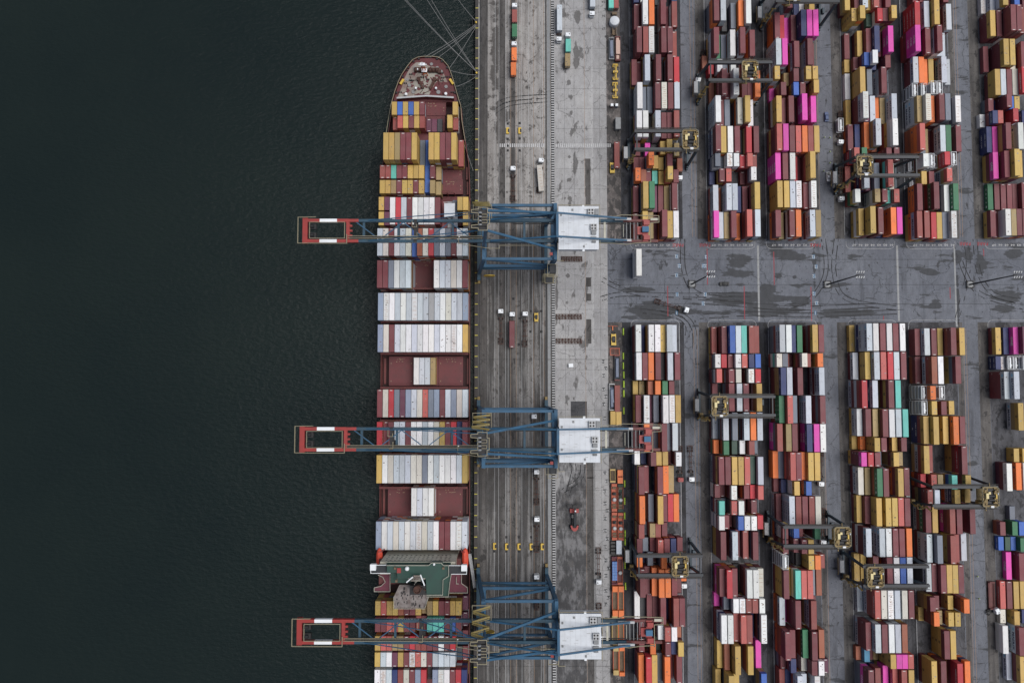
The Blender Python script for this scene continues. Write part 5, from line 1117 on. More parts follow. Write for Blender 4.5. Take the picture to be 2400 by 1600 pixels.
    m.rail([(-11.2, 1.6, 66.6), (-9.3, 1.6, 66.6), (-9.3, .5, 66.6), (-11.2, .5, 66.6)], 1.1, .18); m.rail([(-11.2, -.5, 66.6), (-9.3, -.5, 66.6), (-9.3, -1.6, 66.6), (-11.2, -1.6, 66.6)], 1.1, .18)
    m.build('mast_handrail', M['rail'], t)
    # zig-zag stair on the waterside
    m = MB(); ys = [W - 1.2 - k * 1.05 for k in range(7)]
    for k, (a, b) in enumerate(zip(ys, ys[1:])):
        x0, x1 = (-15.2, -8.6) if k % 2 else (-8.6, -15.2); z = 45.2 + k * 3.1
        m.beam((x0, a, z), (x1, b, z + 3.0), .8, .12)
        for d in (-.42, .42): m.beam((x0, a + d, z + 1), (x1, b + d, z + 4.0), .2, .14)
    m.build('zigzag_stair', M['yrail'], t)
    m = MB(); m.rail([(-15.6, W - .6, 45), (-15.6, 4.2, 45), (-8.2, 4.2, 45), (-8.2, W - .6, 45)], 1.1, .2, 0, True); m.rail([(-21.5, -5.2, 45.2), (-21.5, -2.6, 45.2)], 1.1, .18); m.rail([(-21.5, -5.4, 45.2), (-9.5, -7.4, 45.2), (-5, -7.4, 45.2), (-5, -6.2, 45.2), (17, -6.2, 45.2)], 1.1, .18); m.build('girder_handrail', M['rail'], t)
    m = MB(); m.box(-21.3, -2.6, 45.6, .5, .5, .8); m.build('floodlight', M['white'], t)
    # machinery house
    h = MB(); h.prism([(18.9, -8.3), (34.0, -8.3), (34.0, 8.3), (18.9, 8.3)], 44.9, 50.2, 0); h.build('machinery_house', M['house'], t)
    h = MB(); h.prism([(18.5, -8.6), (34.4, -8.6), (34.4, 8.6), (18.5, 8.6)], 50.2, 50.5, 0)
    for k in range(9): h.box(26.4, -7.6 + k * 1.9, 50.53, 15.6, .10, .05)
    rf_ = h.build('roof', M['house'], t)
    h = MB(); r_ = random.Random(4)
    for k in range(7): h.box(20.4 + k * 2.05, 0, 50.52, .05, 16.6, .03)
    for _ in range(26): h.box(r_.uniform(19.5, 30.5), r_.uniform(-8, 8), 50.545, r_.uniform(.15, 1.6), r_.uniform(.08, .3), .015)
    h.build('roof_seam', M['lgrey'], rf_)
    for x, y in ((19.5, 5.2), (19.5, -3.6), (24, 7.2), (28.5, -7.4)): h = MB(); h.box(x, y, 50.62, .7, .9, .22); h.build('roof_hatch', M['grey'], rf_)
    for (x, y) in ((31.3, 6.3), (32.4, .2)):
        a = MB(); a.box(x, y, 51.1, 2.6, 2.5, 1.1); ac = a.build('air_conditioner', M['lgrey'], t)
        a = MB()
        for dx in (-.6, .6):
            for dy in (-.6, .6): a.tube((x + dx - .1, y + dy, 51.6), (x + dx - .1, y + dy, 51.72), .40, 10)
        a.build('fan', M['black'], ac)
    for q in ((33.6, 6.3, 51.0, 1.4, 2.4, .9), (32.4, -2.0, 51.0, 1.9, 1.5, .9), (32.3, -4.0, 50.9, 2.2, 1.0, .7)): a = MB(); a.box(*q); a.build('roof_plant', M['grey'], t)
    a = MB(); a.tube((31.6, -5.6, 50.8), (33.2, -5.6, 50.8), .4, 8); a.build('silencer', M['grey'], t)
    a = MB(); a.rail([(18.2, 9.2, 49.4), (28, 9.2, 49.4), (34.9, 9.2, 49.4), (34.9, -9.0, 49.4)], 1.1, .15); a.rail([(18.2, 9.2, 46), (18.2, -12.5, 46), (20.8, -12.5, 46)], 1.1, .18); a.build('house_handrail', M['rail'], t)
    a = MB(); a.box(28.3, 8.9, 49.9, .9, 1.0, .7); a.build('junction_box', M['white'], t); a = MB(); a.box(28.4, -8.9, 49.8, .9, .7, .7); a.build('junction_box', M['white'], t)
    tx = MB(); tx.text('BRASIL TERMINAL', .8, Matrix(((-1, 0, 0, 23), (0, 0, 1, 8.32), (0, 1, 0, 48.4), (0, 0, 0, 1))), 0, None, 1.1, .02); tx.build('house_lettering', M['lblue'], t)
    # backreach platform and counter machinery
    m = MB()
    for x in np.arange(46.5, 53, 1.5): m.box(x, 0, 43.8, .25, 2 * G - 1.0, .3)
    m.build('backreach_grating', M['grey'], t)
    m = MB(); m.box(53.8, 0, 44.6, 2.2, 2 * G + .6, 1.6); m.box(51.6, 0, 44.9, 2.0, 3.2, 1.4); m.box(54.2, 3.0, 45.8, 2.4, 1.8, 1.2); m.box(54.2, -3.0, 45.8, 2.4, 1.8, 1.2); m.build('backreach_beam', M['red'], t)
    m = MB(); m.box(53.6, .2, 46.6, 2.6, 2.2, 1.5); m.build('control_cabinet', M['lblue'], t)
    m = MB(); m.rail([(36, 5.4, 45), (42, 5.6, 45), (44, 6.2, 45), (52, 6.0, 45), (59.2, 5.8, 45), (59.2, 3.2, 45), (55.8, 3.0, 45), (55.8, -4.9, 45), (50, -5.2, 45), (46, -5.8, 45), (41, -5.3, 45), (35, -5.2, 45)], 1.1, .2); m.build('backreach_handrail', M['rail'], t)
    m = MB(); m.path([(45, -2.6, 45.0), (45, 2.6, 45.0)], .16, .16); m.path([(37.5, -3.6, 44.6), (37.5, 3.6, 44.6)], .8, .5); m.box(57.5, 4.6, 45.3, 3.2, 1.0, .5); m.build('backreach_frame', M['cream'], t)
    for s in (-1, 1): m = MB(); m.box(26.5, s * 3.2, 43.2, 52, .35, .35); m.build('trolley_rail', M['black'], t)
    # trolley with its cab, electrical room and ladders on the south landside leg, cable reel
    tr = MB(); tr.box(-39.0, 0, 43.0, 1.8, 2 * G - .6, .6); tr.box(-39.0, 0, 45.4, 1.2, 2 * G + 1.0, .3); tr.box(-38.5, -1.6, 41.6, 2.0, 2.0, 2.0); o = tr.build('trolley', M['black'], t)
    m = MB(); m.rail([(-40.2, 3.8, 45.3), (-40.2, 1.2, 45.3), (-38.4, 1.2, 45.3), (-38.4, 2.4, 45.3)], 1.1, .18); m.rail([(-38.2, -1, 45.3), (-38.2, -3.6, 45.3), (-39.8, -3.6, 45.3)], 1.1, .18); m.build('trolley_rail', M['rail'], o)
    m = MB(); m.box(LX + 1.6, -W - 2.4, 30.5, 2.6, 3.8, 2.8); m.build('electrical_room', M['navy'], t); m = MB(); m.box(LX + .9, -W - 5.0, 14, 3.0, 2.6, 2.6); m.build('electrical_room', M['navy'], t)
    m = MB()
    for z, q in ((32.2, 2.0), (15.5, 2.4)): X_ = LX + 1.3; Y_ = -W - 3.6; m.rail([(X_ - q, Y_ - q * 1.2, z), (X_ + q, Y_ - q * 1.2, z), (X_ + q, Y_ + q * 1.4, z), (X_ - q, Y_ + q * 1.4, z)], 1.1, .2, 0, True)
    for k in range(5): m.beam((LX - 2, -W - 4.5 + k * .5, 6 + k * 2.2), (LX + 3.4, -W - 4.7 + k * .5, 7.2 + k * 2.2), .8, .14)
    m.build('ladder_platform', M['rail'], t)
    m = MB(); m.tube((-10.3, -W - 1.7, 6.2), (-10.3, -W - 2.05, 6.2), 2.6, 20); m.build('cable_reel', M['yellow'], t)
    m = MB(); m.box(LX + .2, -W + 1.6, 44.6, 1.2, 1.2, .8); m.build('beacon_box', M['red'], t)
    return t
c0 = sts_crane('1')
YC = [at(1000, y, 44.3)[1] for y in (541.5, 1028.5, 1478)]
LB = ['upper blue gantry crane with its boom over the middle of the ship', 'middle blue gantry crane reaching over the white container rows', 'lowest blue gantry crane behind the ship bridge and funnel']
c0.location = (0, YC[0], .02); c0['label'] = LB[0]
for k in (1, 2):
    o = dup(c0, (0, YC[k], .02), 0, LB[k])
    for c in o.children:
        if c.name.split('.')[0] == 'trolley': c.location.x = (0, -9.0, 3.2)[k]
        if c.name.split('.')[0] == 'zigzag_stair' and k == 1: c.scale.y = .72; c.location.y = 2.6
for c in c0.children:
    if c.name.split('.')[0] == 'zigzag_stair': c.scale.y = .45; c.location.y = 5.5

# ------------------------------------------------------------------ rubber-tyred yard cranes
def yard_crane():
    t = thing('yard_crane', 'yard crane', 'yard crane', (0, 0, 0), 0, 'rubber tyred yard cranes over the container blocks')
    SP, GY, Z = 13.4, 3.95, 21.6
    for s in (-1, 1):
        m = MB(); m.box(0, s * GY, Z, 2 * SP + 1.4, 1.15, 1.6); m.build('girder', M['slate'], t)
        m = MB(); m.rail([(-SP, s * (GY + 1.25), Z + .5), (SP + .4, s * (GY + 1.25), Z + .5)], 1.1, .14, post=3); m.box(0, s * (GY + .95), Z + .42, 2 * SP, .6, .08); m.build('girder_walkway', M['walk'], t)
        for e in (-1, 1):
            m = MB(); m.beam((e * (SP + .1), s * GY, Z - .6), (e * (SP + .25), s * (GY + 1.6), 2.6), 1.0, .95); m.build('leg', M['rtgleg'], t)
            b = MB(); b.box(e * (SP + .25), s * (GY + 1.7), 1.35, .8, 3.4, .7)
            bo = b.build('wheel_bogie', M['rtgleg'], t)
            for k in (-1, 1): b = MB(); b.tube((e * (SP + .25) - .45, s * (GY + 1.7) + k * .95, .76), (e * (SP + .25) + .45, s * (GY + 1.7) + k * .95, .76), .75, 12); b.build('tyre', M['rubber'], bo)
    for e in (-1, 1): m = MB(); m.box(e * (SP + .25), 0, 2.3, .9, 2 * GY + 5.2, .9); m.build('sill_beam', M['rtgleg'], t)
    for e in (-1, 1): m = MB(); m.box(e * (SP - .4), 0, Z - .1, .5, 2 * GY - 1.2, .8); m.build('end_tie', M['slate'], t)
    p = MB(); p.box(-SP - 1.9, -.2, 3.6, 1.7, 5.4, 2.6); p.build('power_house', M['lgrey'], t)
    m = MB(); m.box(-SP - .2, -GY - .6, 5, 1.6, 1.6, 2.2); m.rail([(-SP - 3, -4.2, 2.3), (-SP - 3, 3.4, 2.3)], 1.1, .15)
    for k in range(6): m.beam((-SP - 1.2, -GY - 2.6 + (k % 2) * 1.6, 2.6 + k * 3), (-SP - .2, -GY - 1 - (k % 2) * 1.6, 5.4 + k * 3), .7, .12)
    m.rail([(-SP - 1.8, -GY - 3, 11.5), (-SP + .4, -GY - 3, 11.5), (-SP + .4, -GY - .8, 11.5), (-SP - 1.8, -GY - .8, 11.5)], 1.1, .16, 0, True); m.build('access_stair', M['ytrol'], t)
    m = MB(); m.box(SP + 1.3, 1.0, 3.2, 1.0, 2.6, 1.8); m.build('cabinet', M['rtgleg'], t)
    # trolley
    tr = MB(); r_ = random.Random(9)
    for y in (-3.9, 3.9): tr.box(0, y, Z + 1.25, 6.2, .6, .5)
    for x in (-2.9, 2.9): tr.box(x, 0, Z + 1.3, .55, 7.2, .5)
    for x, y, sx, sy in ((-1.9, 2.2, 1.3, 1.8), (2.0, 1.9, 1.0, 1.4), (-1.9, -1.9, 1.1, 2.0), (1.8, -2.4, 1.3, 1.0)): tr.box(x, y, Z + 1.6, sx, sy, .7)
    for _ in range(30): tr.box(r_.choice((-1, 1)) * r_.uniform(1.4, 3.3), r_.uniform(-4.0, 4.0), Z + 1.9, r_.uniform(.2, .8), r_.uniform(.2, .8), r_.uniform(.3, 1.2))
    tr.box(-1.6, -5.2, Z + .9, .35, 1.8, .35); tr.box(.2, 5.0, Z + .9, .35, 1.4, .35)
    to = tr.build('trolley', M['ytrol'], t)
    d = MB(); d.box(.35, -.2, Z + 1.0, 4.6, 5.4, .5); d.tube((-.9, .3, Z + 1.6), (1.8, .3, Z + 1.6), .62, 12); d.tube((-.9, -1.3, Z + 1.6), (1.8, -1.3, Z + 1.6), .62, 12); d.box(0, 3.0, Z + 1.4, 2.6, .8, .5); d.build('hoist_drum', M['black'], to)
    d = MB(); d.box(-1.9, .5, Z + 2.4, 1.1, 2.3, 1.0); d.build('electrical_cabinet', M['pale'], to)
    d = MB(); d.box(-.9, 1.7, Z + 2.35, .9, 1.0, .9); d.build('electrical_cabinet', M['pale'], to)
    d = MB(); d.box(2.2, .3, Z + 2.2, .5, 1.8, .6); d.build('motor_housing', M['yellow'], to)
    d = MB(); d.box(.6, -4.2, Z + 1.7, 1.3, .8, .8); d.build('air_conditioner', M['white'], to)
    d = MB(); d.box(3.3, 1.3, Z + 1.7, .4, .8, .4); d.build('lamp_box', M['white'], to)
    d = MB(); d.rail([(-3.5, -3.6, Z + 1), (-2.5, -4.4, Z + 1), (2.3, -4.4, Z + 1), (3.5, -3.6, Z + 1), (3.5, 3.6, Z + 1), (2.5, 4.3, Z + 1), (-2.5, 4.3, Z + 1), (-3.5, 3.6, Z + 1)], 1.15, .12, 0, True, 1.6); d.build('trolley_handrail', M['rail'], to)
    d = MB(); d.box(-2.6, -3.0, Z - 2.2, 1.8, 2.0, 2.2); cb = d.build('operator_cab', M['ytrol'], to)
    d = MB(); d.box(0, 0, 15.6, 2.4, 6.1, .5)
    for x in (-.9, .9):
        for y in (-1.2, 1.2): d.tube((x, y, 15.8), (x * .9, y, Z + .7), .05, 5)
    d.build('spreader', M['ytrol'], to)
    return t
y0_ = yard_crane()
RT = [(1563, 328, 1618, 1, 'yard crane with its trolley hanging past the right side of the first upper block'), (1736, 166.5, 1758, 1, 'yard crane with a cream power house at its left foot in the upper second block'),
      (1893, -18, 1860, 1, 'yard crane cut off by the top edge over pink containers'), (2080, 389, 2027, 1, 'yard crane spanning towards reefer tanks with its trolley near the left legs'),
      (1741, 951, 1687, 1, 'yard crane with its trolley at the left end in the lower second block'), (1914, 1257, 1975, 1, 'yard crane over the lower third block with trolley at its right end'),
      (2263, 1163, 2322, 1, 'rightmost yard crane with its trolley over the stained open ground'), (2101, 1350, 2052, 1, 'yard crane beside tan containers with a pale lettered power house'), (1570, 1325, 1594, 1, 'yard crane above orange containers in the lower first block')]
for i, (px, py, tx, _, lab) in enumerate(RT):
    X, Y = at(px, py, 22.4); o = y0_ if i == 0 else dup(y0_, (0, 0, 0), 0, lab)
    o['label'] = lab; o.location = (X, Y, .02)
    for c in o.children:
        if c.name.split('.')[0] == 'trolley': c.location.x = at(tx, py, 23.5)[0] - X
# ------------------------------------------------------------------ vehicles
def wheel(parent, x, y, r=.5, w=.32):
    m = MB(); m.tube((x - w / 2, y, r), (x + w / 2, y, r), r, 12); o = m.build('wheel', M['rubber'], parent)
    return o
def truck(cabmat='white', deck=12.4, tank=False):
    """Terminal truck with its chassis; local +y is the direction it faces, origin under the middle of the chassis."""
    t = thing('container_truck', 'truck', 'truck', (0, 0, 0), 0, 'trucks on the quay and in the yard')
    f = deck / 2
    if deck:
        m = MB()
        for x in (-.45, .45): m.box(x, 0, 1.05, .18, deck, .34)
        for k in range(6): m.box(0, -f + .15 + k * (deck - .3) / 5, 1.05, 2.4 if k in (0, 5, 2) else 1.2, .24, .26)
        for x in (-1.1, 1.1): m.box(x, -f + 1.4, 1.0, .12, 2.8, .2)
        m.box(0, -f + .08, .9, 2.4, .1, .3); m.build('trailer_chassis', M['rust'], t)
        for y in (-f + 1.2, -f + 2.5):
            for x in (-.95, .95): wheel(t, x, y, .5, .5)
    m = MB()
    for x in (-.4, .4): m.box(x, f + .9, .85, .2, 5.4, .3)
    m.box(0, f - .6, 1.12, 1.0, 1.2, .2); m.box(-1.0, f + .9, .8, .5, 1.2, .6); m.build('tractor_frame', M['black'], t)
    for y in (f - .6, f + 3.0):
        for x in (-1.0, 1.0): wheel(t, x, y, .5, .42)
    c = MB(); c.prism([(-1.22, f + 1.75), (1.22, f + 1.75), (1.22, f + 3.55), (.95, f + 3.95), (-.95, f + 3.95), (-1.22, f + 3.55)], .9, 2.9, 0, [(-1.14, f + 1.8), (1.14, f + 1.8), (1.14, f + 3.4), (.86, f + 3.6), (-.86, f + 3.6), (-1.14, f + 3.4)])
    c.box(-.2, f + 2.4, 2.98, 1.3, 1.0, .16); cab = c.build('cab', M[cabmat], t)
    g_ = MB(); g_.box(0, f + 3.74, 2.25, 1.7, .1, .75); g_.build('windscreen', M['glass'], cab)
    g_ = MB(); g_.box(.55, f + 2.9, 2.97, .55, .5, .1); g_.build('roof_hatch', M['glass'], cab)
    for s in (-1, 1): g_ = MB(); g_.box(s * 1.36, f + 3.6, 2.0, .2, .14, .5); g_.build('mirror', M['black'], cab)
    return t
tw = truck('white', 12.4); tr_ = truck('red', 12.4); tb = truck('white', 0)
used = {}
def place(proto, cab, tail, lab):
    """cab / tail: photo points of the cab roof and of the rear of the chassis."""
    cx, cy = at(cab[0], cab[1], 2.9); tx, ty = at(tail[0], tail[1], 1.2)
    d = Vector((cx - tx, cy - ty, 0)); d.normalize(); a = math.atan2(-d.x, d.y)
    off = 6.2 + 2.7 if proto is not tb else 2.7
    loc = (cx - d.x * off, cy - d.y * off, .02)
    if proto.name not in used: used[proto.name] = 1; proto.location = loc; proto.rotation_euler = (0, 0, a); proto['label'] = lab; return proto
    return dup(proto, loc, a, lab)
for cab, tail, lab in (
    ((1206, 12), (1206, 90), 'white truck at the top of the quay carrying a red and a green container'), ((1205, 102), (1203, 178), 'white truck on the quay carrying two orange containers'),
    ((1310.5, 91), (1312, 10), 'white truck facing down the apron under a pale grey container'), ((1331.5, 81), (1330, 157), 'white truck carrying turquoise and tan containers on the apron'),
    ((1388, 31), (1389, -50), 'white truck facing down with a pale container cut by the top edge'), ((1268.5, 375), (1262.5, 452), 'white truck standing aslant with a long cream container'),
    ((1202.5, 394), (1202, 476), 'white truck with an empty dark chassis near the upper crane'), ((1173.5, 729), (1174, 811), 'left white truck of three abreast with an empty chassis'),
    ((1200.5, 736), (1200, 814), 'white truck of three abreast carrying a maroon container'), ((1231, 735), (1230, 812), 'right white truck of three abreast with an empty rusty chassis'),
    ((1258, 1106), (1258, 1184), 'white truck with an empty chassis just below the middle crane'), ((1258.5, 1217), (1258, 1296), 'white truck with an empty chassis above the row of yellow barriers'),
    ((1258, 1352), (1258, 1430), 'white truck behind the braces of the lowest crane'), ((1404, 1364), (1403, 1285), 'white truck facing down with empty chassis on the apron edge'),
    ((1408, 1495), (1404, 1416), 'white truck half hidden by the machine house of the lowest crane'), ((1604, 1373), (1602, 1325), 'white truck under the lower yard crane with an orange container'),
    ((1610, 726), (1534, 704), 'white truck turning at the crossing with a long empty chassis'), ((1594, 416), (1594, 340), 'white truck in the yard lane below its rust orange container'),
    ((1622, 1123), (1618, 1048), 'white truck beside the red tractor in the lower yard road'), ((1926, 1134), (1925, 1060), 'white truck on the lane between the lower third and fourth blocks'),
    ((1931, 1271), (1930, 1200), 'white truck under the yard crane beside a cream container'), ((1972, 332), (1971, 262), 'white truck carrying a silver tank container in the upper yard road'),
    ((1974, 465), (1972, 392), 'white truck under the legs of the yard crane with the cream power house'), ((1637, 186), (1650, 118), 'white truck under the left legs of the upper second block crane')):
    place(tw, cab, tail, lab)
place(tr_, (1596, 1124), (1594, 1046), 'dark red truck with an empty chassis in the lower yard road')
place(tb, (2339, 1432), (2326, 1432), 'white tractor without trailer beside a red rack in the lower right block')
place(tb, (1252, 976), (1252, 990), 'white tractor under the beams of the middle crane')

def car(mat, name='car', lab='', px=0, py=0, rot=0.0, pick=False):
    X, Y = at(px, py, .8); t = thing(name, lab, 'pickup' if pick else 'car', (X, Y, .02), rot)
    m = MB(); m.prism([(-.88, -2.2), (.88, -2.2), (.9, 1.6), (.7, 2.25), (-.7, 2.25), (-.9, 1.6)], .3, .85, 0); m.prism([(-.84, -2.0), (.84, -2.0), (.86, 1.5), (.66, 2.15), (-.66, 2.15), (-.86, 1.5)], .85, .92)
    if pick:
        m.prism([(-.8, -.5), (.8, -.5), (.78, 1.2), (-.78, 1.2)], .92, 1.7, 0, [(-.7, -.35), (.7, -.35), (.66, .75), (-.66, .75)])
    else: m.prism([(-.8, -1.7), (.8, -1.7), (.78, 1.0), (-.78, 1.0)], .92, 1.42, 0, [(-.64, -1.25), (.64, -1.25), (.62, .35), (-.62, .35)])
    m.build('body', M[mat], t)
    g_ = MB()
    z = 1.32 if pick else 1.18
    if pick: g_.box(0, 1.02, z, 1.3, .12, .5); g_.box(0, -1.35, .95, 1.4, 1.4, .05)
    else: g_.box(0, .72, z, 1.3, .1, .34, rot=0); g_.box(0, -1.52, z, 1.3, .1, .34)
    g_.build('window', M['glass'], t)
    for y in (-1.35, 1.4):
        for x in (-.8, .8): wheel(t, x, y, .33, .2)
    return t
car('carblue', 'parked_car', 'dark blue car standing in the upper yard road beside the tank truck', 1937.5, 274, 0)
car('carblack', 'parked_car', 'black car crossing the junction beside the first light mast', 1698, 665, math.pi / 2)
car('white', 'pickup', 'white pickup in the upper yard road beside the yard crane legs', 1942, 414, math.pi, True)

def reach_stacker():
    X, Y = at(1346, 1212, 1.5); t = thing('reach_stacker', 'red and black reach stacker standing on the stained apron', 'reach stacker', (X, Y, .02), 0)
    m = MB(); m.prism([(-2.0, 2.2), (-2.0, 4.0), (2.0, 4.0), (2.0, 2.2)], .8, 2.2); m.prism([(-1.8, -3.6), (-1.3, -5.2), (-.4, -6.0), (.6, -6.0), (1.5, -5.2), (1.9, -3.6), (1.2, -3.4), (.7, -4.6), (-.6, -4.6), (-1.1, -3.4)], .7, 2.3); m.build('body', M['red'], t)
    m = MB(); m.box(0, -.6, 1.1, 2.2, 8.4, .9); m.box(-.9, .2, 1.8, .3, 4.6, .3); m.build('chassis', M['black'], t)
    m = MB(); m.beam((.1, -4.0, 3.1), (.1, 4.6, 4.6), .8, .8); bo = m.build('boom', M['navy'], t)
    m = MB(); m.box(.1, 5.6, 3.6, 6.4, 1.2, .6); m.box(.1, 5.2, 4.2, 1.8, 1.6, .6)
    m.build('spreader', M['black'], t)
    m = MB(); m.box(-.75, .9, 2.6, 1.2, 1.6, 1.6); m.build('cab', M['glass'], t)
    m = MB(); m.box(.3, 3.4, 4.7, .6, .6, .3); m.build('beacon', M['white'], t)
    for y in (3.0, -4.2):
        for x in (-1.7, 1.7): wheel(t, x, y, .85, .7)
reach_stacker()
def lift_truck(px, py, lab, rot=0.0, s=1.0):
    X, Y = at(px, py, 1); t = thing('lift_truck', lab, 'lift truck', (X, Y, .02), rot, 'yellow lift trucks')
    m = MB()
    for x in (-.75 * s, .75 * s): m.box(x, 0, .9, .35, 4.0 * s, .8)
    m.box(0, -1.7 * s, 1.2, 1.8 * s, 1.0 * s, 1.1); m.box(0, 1.5 * s, 1.0, 1.6 * s, .8 * s, .7); m.build('body', M['yellow'], t)
    m = MB(); m.box(0, .1, 1.3, 1.1 * s, 1.4 * s, 1.6); m.build('cab', M['glass'], t)
    m = MB(); m.box(0, .1, 2.16, 1.2 * s, 1.3 * s, .1); m.build('roof', M['black'], t)
    m = MB()
    for x in (-.4, .4): m.box(x * s, 2.3 * s, 1.6, .15, .2, 2.8); m.box(x * s, 2.9 * s, .3, .14, 1.2, .1)
    m.build('mast', M['black'], t)
    for y in (-1.4 * s, 1.4 * s):
        for x in (-.9 * s, .9 * s): wheel(t, x, y, .42, .3)
lift_truck(1438, 795, 'yellow lift truck standing before the orange floor frame', 0, 1.25); lift_truck(1257, 743, 'yellow vehicle with grey bonnet beside the three trucks on the quay', 0, .95)
lift_truck(1435, 393, 'yellow lift truck beside the red container in the upper equipment strip', 0, 1.2)
X, Y = at(1448, 291, 1.6); bt = thing('box_truck', 'dark grey covered trailer with a drawbar in the upper equipment strip', 'trailer', (X, Y, .02))
m = MB(); m.prism([(-1.4, -2.9), (1.4, -2.9), (1.4, 2.9), (-1.4, 2.9)], .9, 2.9, 0, [(-1.2, -2.7), (1.2, -2.7), (1.2, 2.7), (-1.2, 2.7)]); m.build('cover', M['grey'], bt)
m = MB(); m.box(0, 0, .8, 2.5, 5.6, .25); m.beam((-.7, -2.8, .7), (0, -5.2, .6), .14, .14); m.beam((.7, -2.8, .7), (0, -5.2, .6), .14, .14); m.build('frame', M['black'], bt)
for y in (-1.6, 1.6):
    for x in (-1.1, 1.1): wheel(bt, x, y, .45, .3)

# ------------------------------------------------------------------ equipment strip and street furniture
def flat_rack(px, py, size, end, deckm, lab, ends=2.2, rails=None, endlen=.5, parts=()):
    L = size; X, Y = at(px, py, 1); t = thing('flat_rack', lab, 'flat rack', (X, Y, .02), 0, 'flat racks in the equipment strip')
    m = MB(); m.box(0, 0, .45, 2.2, L - .2, .3); m.build('deck', M[deckm], t)
    m = MB()
    for s in (-1, 1): m.box(s * 1.17, 0, .5, .14, L, .7)
    for s in (-1, 1): m.beam((s * 1.12, -L / 2 + endlen, ends * .8), (s * 1.12, L / 2 - endlen, ends * .8), .16, .16)
    m.build('side_rail', M[rails or end], t)
    for s in (-1, 1): m = MB(); m.box(0, s * (L / 2 - endlen / 2), ends / 2 + .1, 2.4, endlen, ends); m.build('end_wall', M[end], t)
    for k, (nm, mat, fn) in enumerate(parts): m = MB(); fn(m); m.build(nm, M[mat], t)
    return t
flat_rack(1441, 1406, 13.2, 'orange', 'brown', 'left orange open rack with brown deck, upper pair', 2.4, 'rorange', 2.5); flat_rack(1455, 1406, 13.2, 'orange', 'brown', 'right orange open rack with brown deck, upper pair', 2.4, 'orange', 2.5)
flat_rack(1440.5, 1473, 12.6, 'tan', 'brown', 'mustard open rack under the back girders of the lowest crane', 2.3, 'tan', 1.8); flat_rack(1455.5, 1473, 12.6, 'orange', 'brown', 'orange open rack under the back girders of the lowest crane', 2.3, 'orange', 1.8)
flat_rack(1443, 1545, 12.6, 'tan', 'brown', 'mustard ended rack at the bottom of the equipment strip', 2.3, 'rorange', 2.1); flat_rack(1457, 1547, 12.6, 'orange', 'brown', 'orange ended rack at the bottom of the equipment strip', 2.3, 'orange', 1.6)
def drums(m):
    m.lathe([(.75, 0), (.85, .2), (.85, 1.3), (.55, 1.55)], (0, -.9, .8), 14)
def engine(m): m.box(0, 1.7, 1.3, 1.5, 1.3, .9); m.box(.3, 1.6, 1.9, .7, .9, .5); m.tube((-.5, 1.2, 1.9), (-.5, 2.2, 1.9), .3, 8)
def grate(m):
    for y in (-4.6, -3.4, 4.2, 5.2): m.box(0, y, 1.15, 1.6, .9, .5)
for px, py, e, lab in ((1439.5, 1165, 'rorange', 'upper left red orange rack with a white drum and engine'), (1454, 1166, 'dgreen', 'upper right rack with dark green ends and a white drum'), (1440, 1232, 'rorange', 'lower left red orange rack with a white drum and engine'), (1454.5, 1233, 'rorange', 'lower right red orange rack with a white drum and engine')):
    flat_rack(px, py, 12.4, e, 'rorange' if e != 'dgreen' else 'dgreen', lab, 1.7, 'rorange', 1.2, [('drum', 'lgrey', drums), ('engine', 'black', engine), ('grating', 'brown', grate)])
flat_rack(1436, 1114, 6.0, 'tan', 'brown', 'small mustard rack holding brown bars', 1.4, 'tan', .7, [('bars', 'brown', lambda m: [m.box(x, 0, .9, .22, 4.4, .3) for x in (-.7, -.1, .5)])])
flat_rack(1453, 1116, 6.0, 'orange', 'rorange', 'small bright orange rack with two solid lids', 1.9, 'orange', 2.6)
flat_rack(1440, 1336, 12.4, 'plum', 'dred', 'plum rack loaded with blue and white pallet goods', 1.6, 'plum', .6, [('pallet_goods', 'pblue', lambda m: [m.box(x, y, 1.5, 1.05, 1.1, 1.6) for x in (-.56, .56) for y in np.arange(-3.6, 3.7, 1.2)])])
flat_rack(1453, 1336, 12.4, 'rorange', 'dred', 'dull red rack with a grey drum beside the blue pallets', 1.6, 'rorange', 1.0, [('drum', 'lgrey', drums)])
flat_rack(1433, 115, 10.4, 'grey', 'black', 'rack under a blue grey tarpaulin near the top of the strip', 1.5, 'grey', .4, [('tarpaulin', 'tarp', lambda m: [m.prism([(-1.05, -4.4), (1.05, -4.6), (1.0, 4.3), (-1.1, 4.5)], .7, 2.1, 0, [(-.6, -3.7), (.7, -4.0), (.5, 3.8), (-.7, 3.4)]), m.box(.1, -3.3, 1.9, 1.2, 1.4, .7, rot=.2)])])
flat_rack(1447.5, 116, 11.6, 'dred', 'dred', 'red rack carrying a long pale pink crated machine', 1.9, 'dred', .5, [('crated_machine', 'peach', lambda m: [m.box(0, .4, 1.6, 1.9, 6.6, 2.0), m.box(-.1, 4.3, 1.4, 1.3, 1.4, 1.5), m.box(-.1, -4.2, 1.4, 1.3, 1.8, 1.5)])])
flat_rack(1446, 862, 11.8, 'dred', 'black', 'red ended rack with blue grey tarpaulin beside the orange floor frame', 1.8, 'black', .6, [('tarpaulin', 'tarp', lambda m: [m.prism([(-1.0, -4.8), (1.0, -4.6), (1.05, 4.9), (-.95, 4.7)], .7, 2.0, 0, [(-.6, -4.0), (.6, -4.2), (.6, 4.3), (-.5, 4.0)])])])
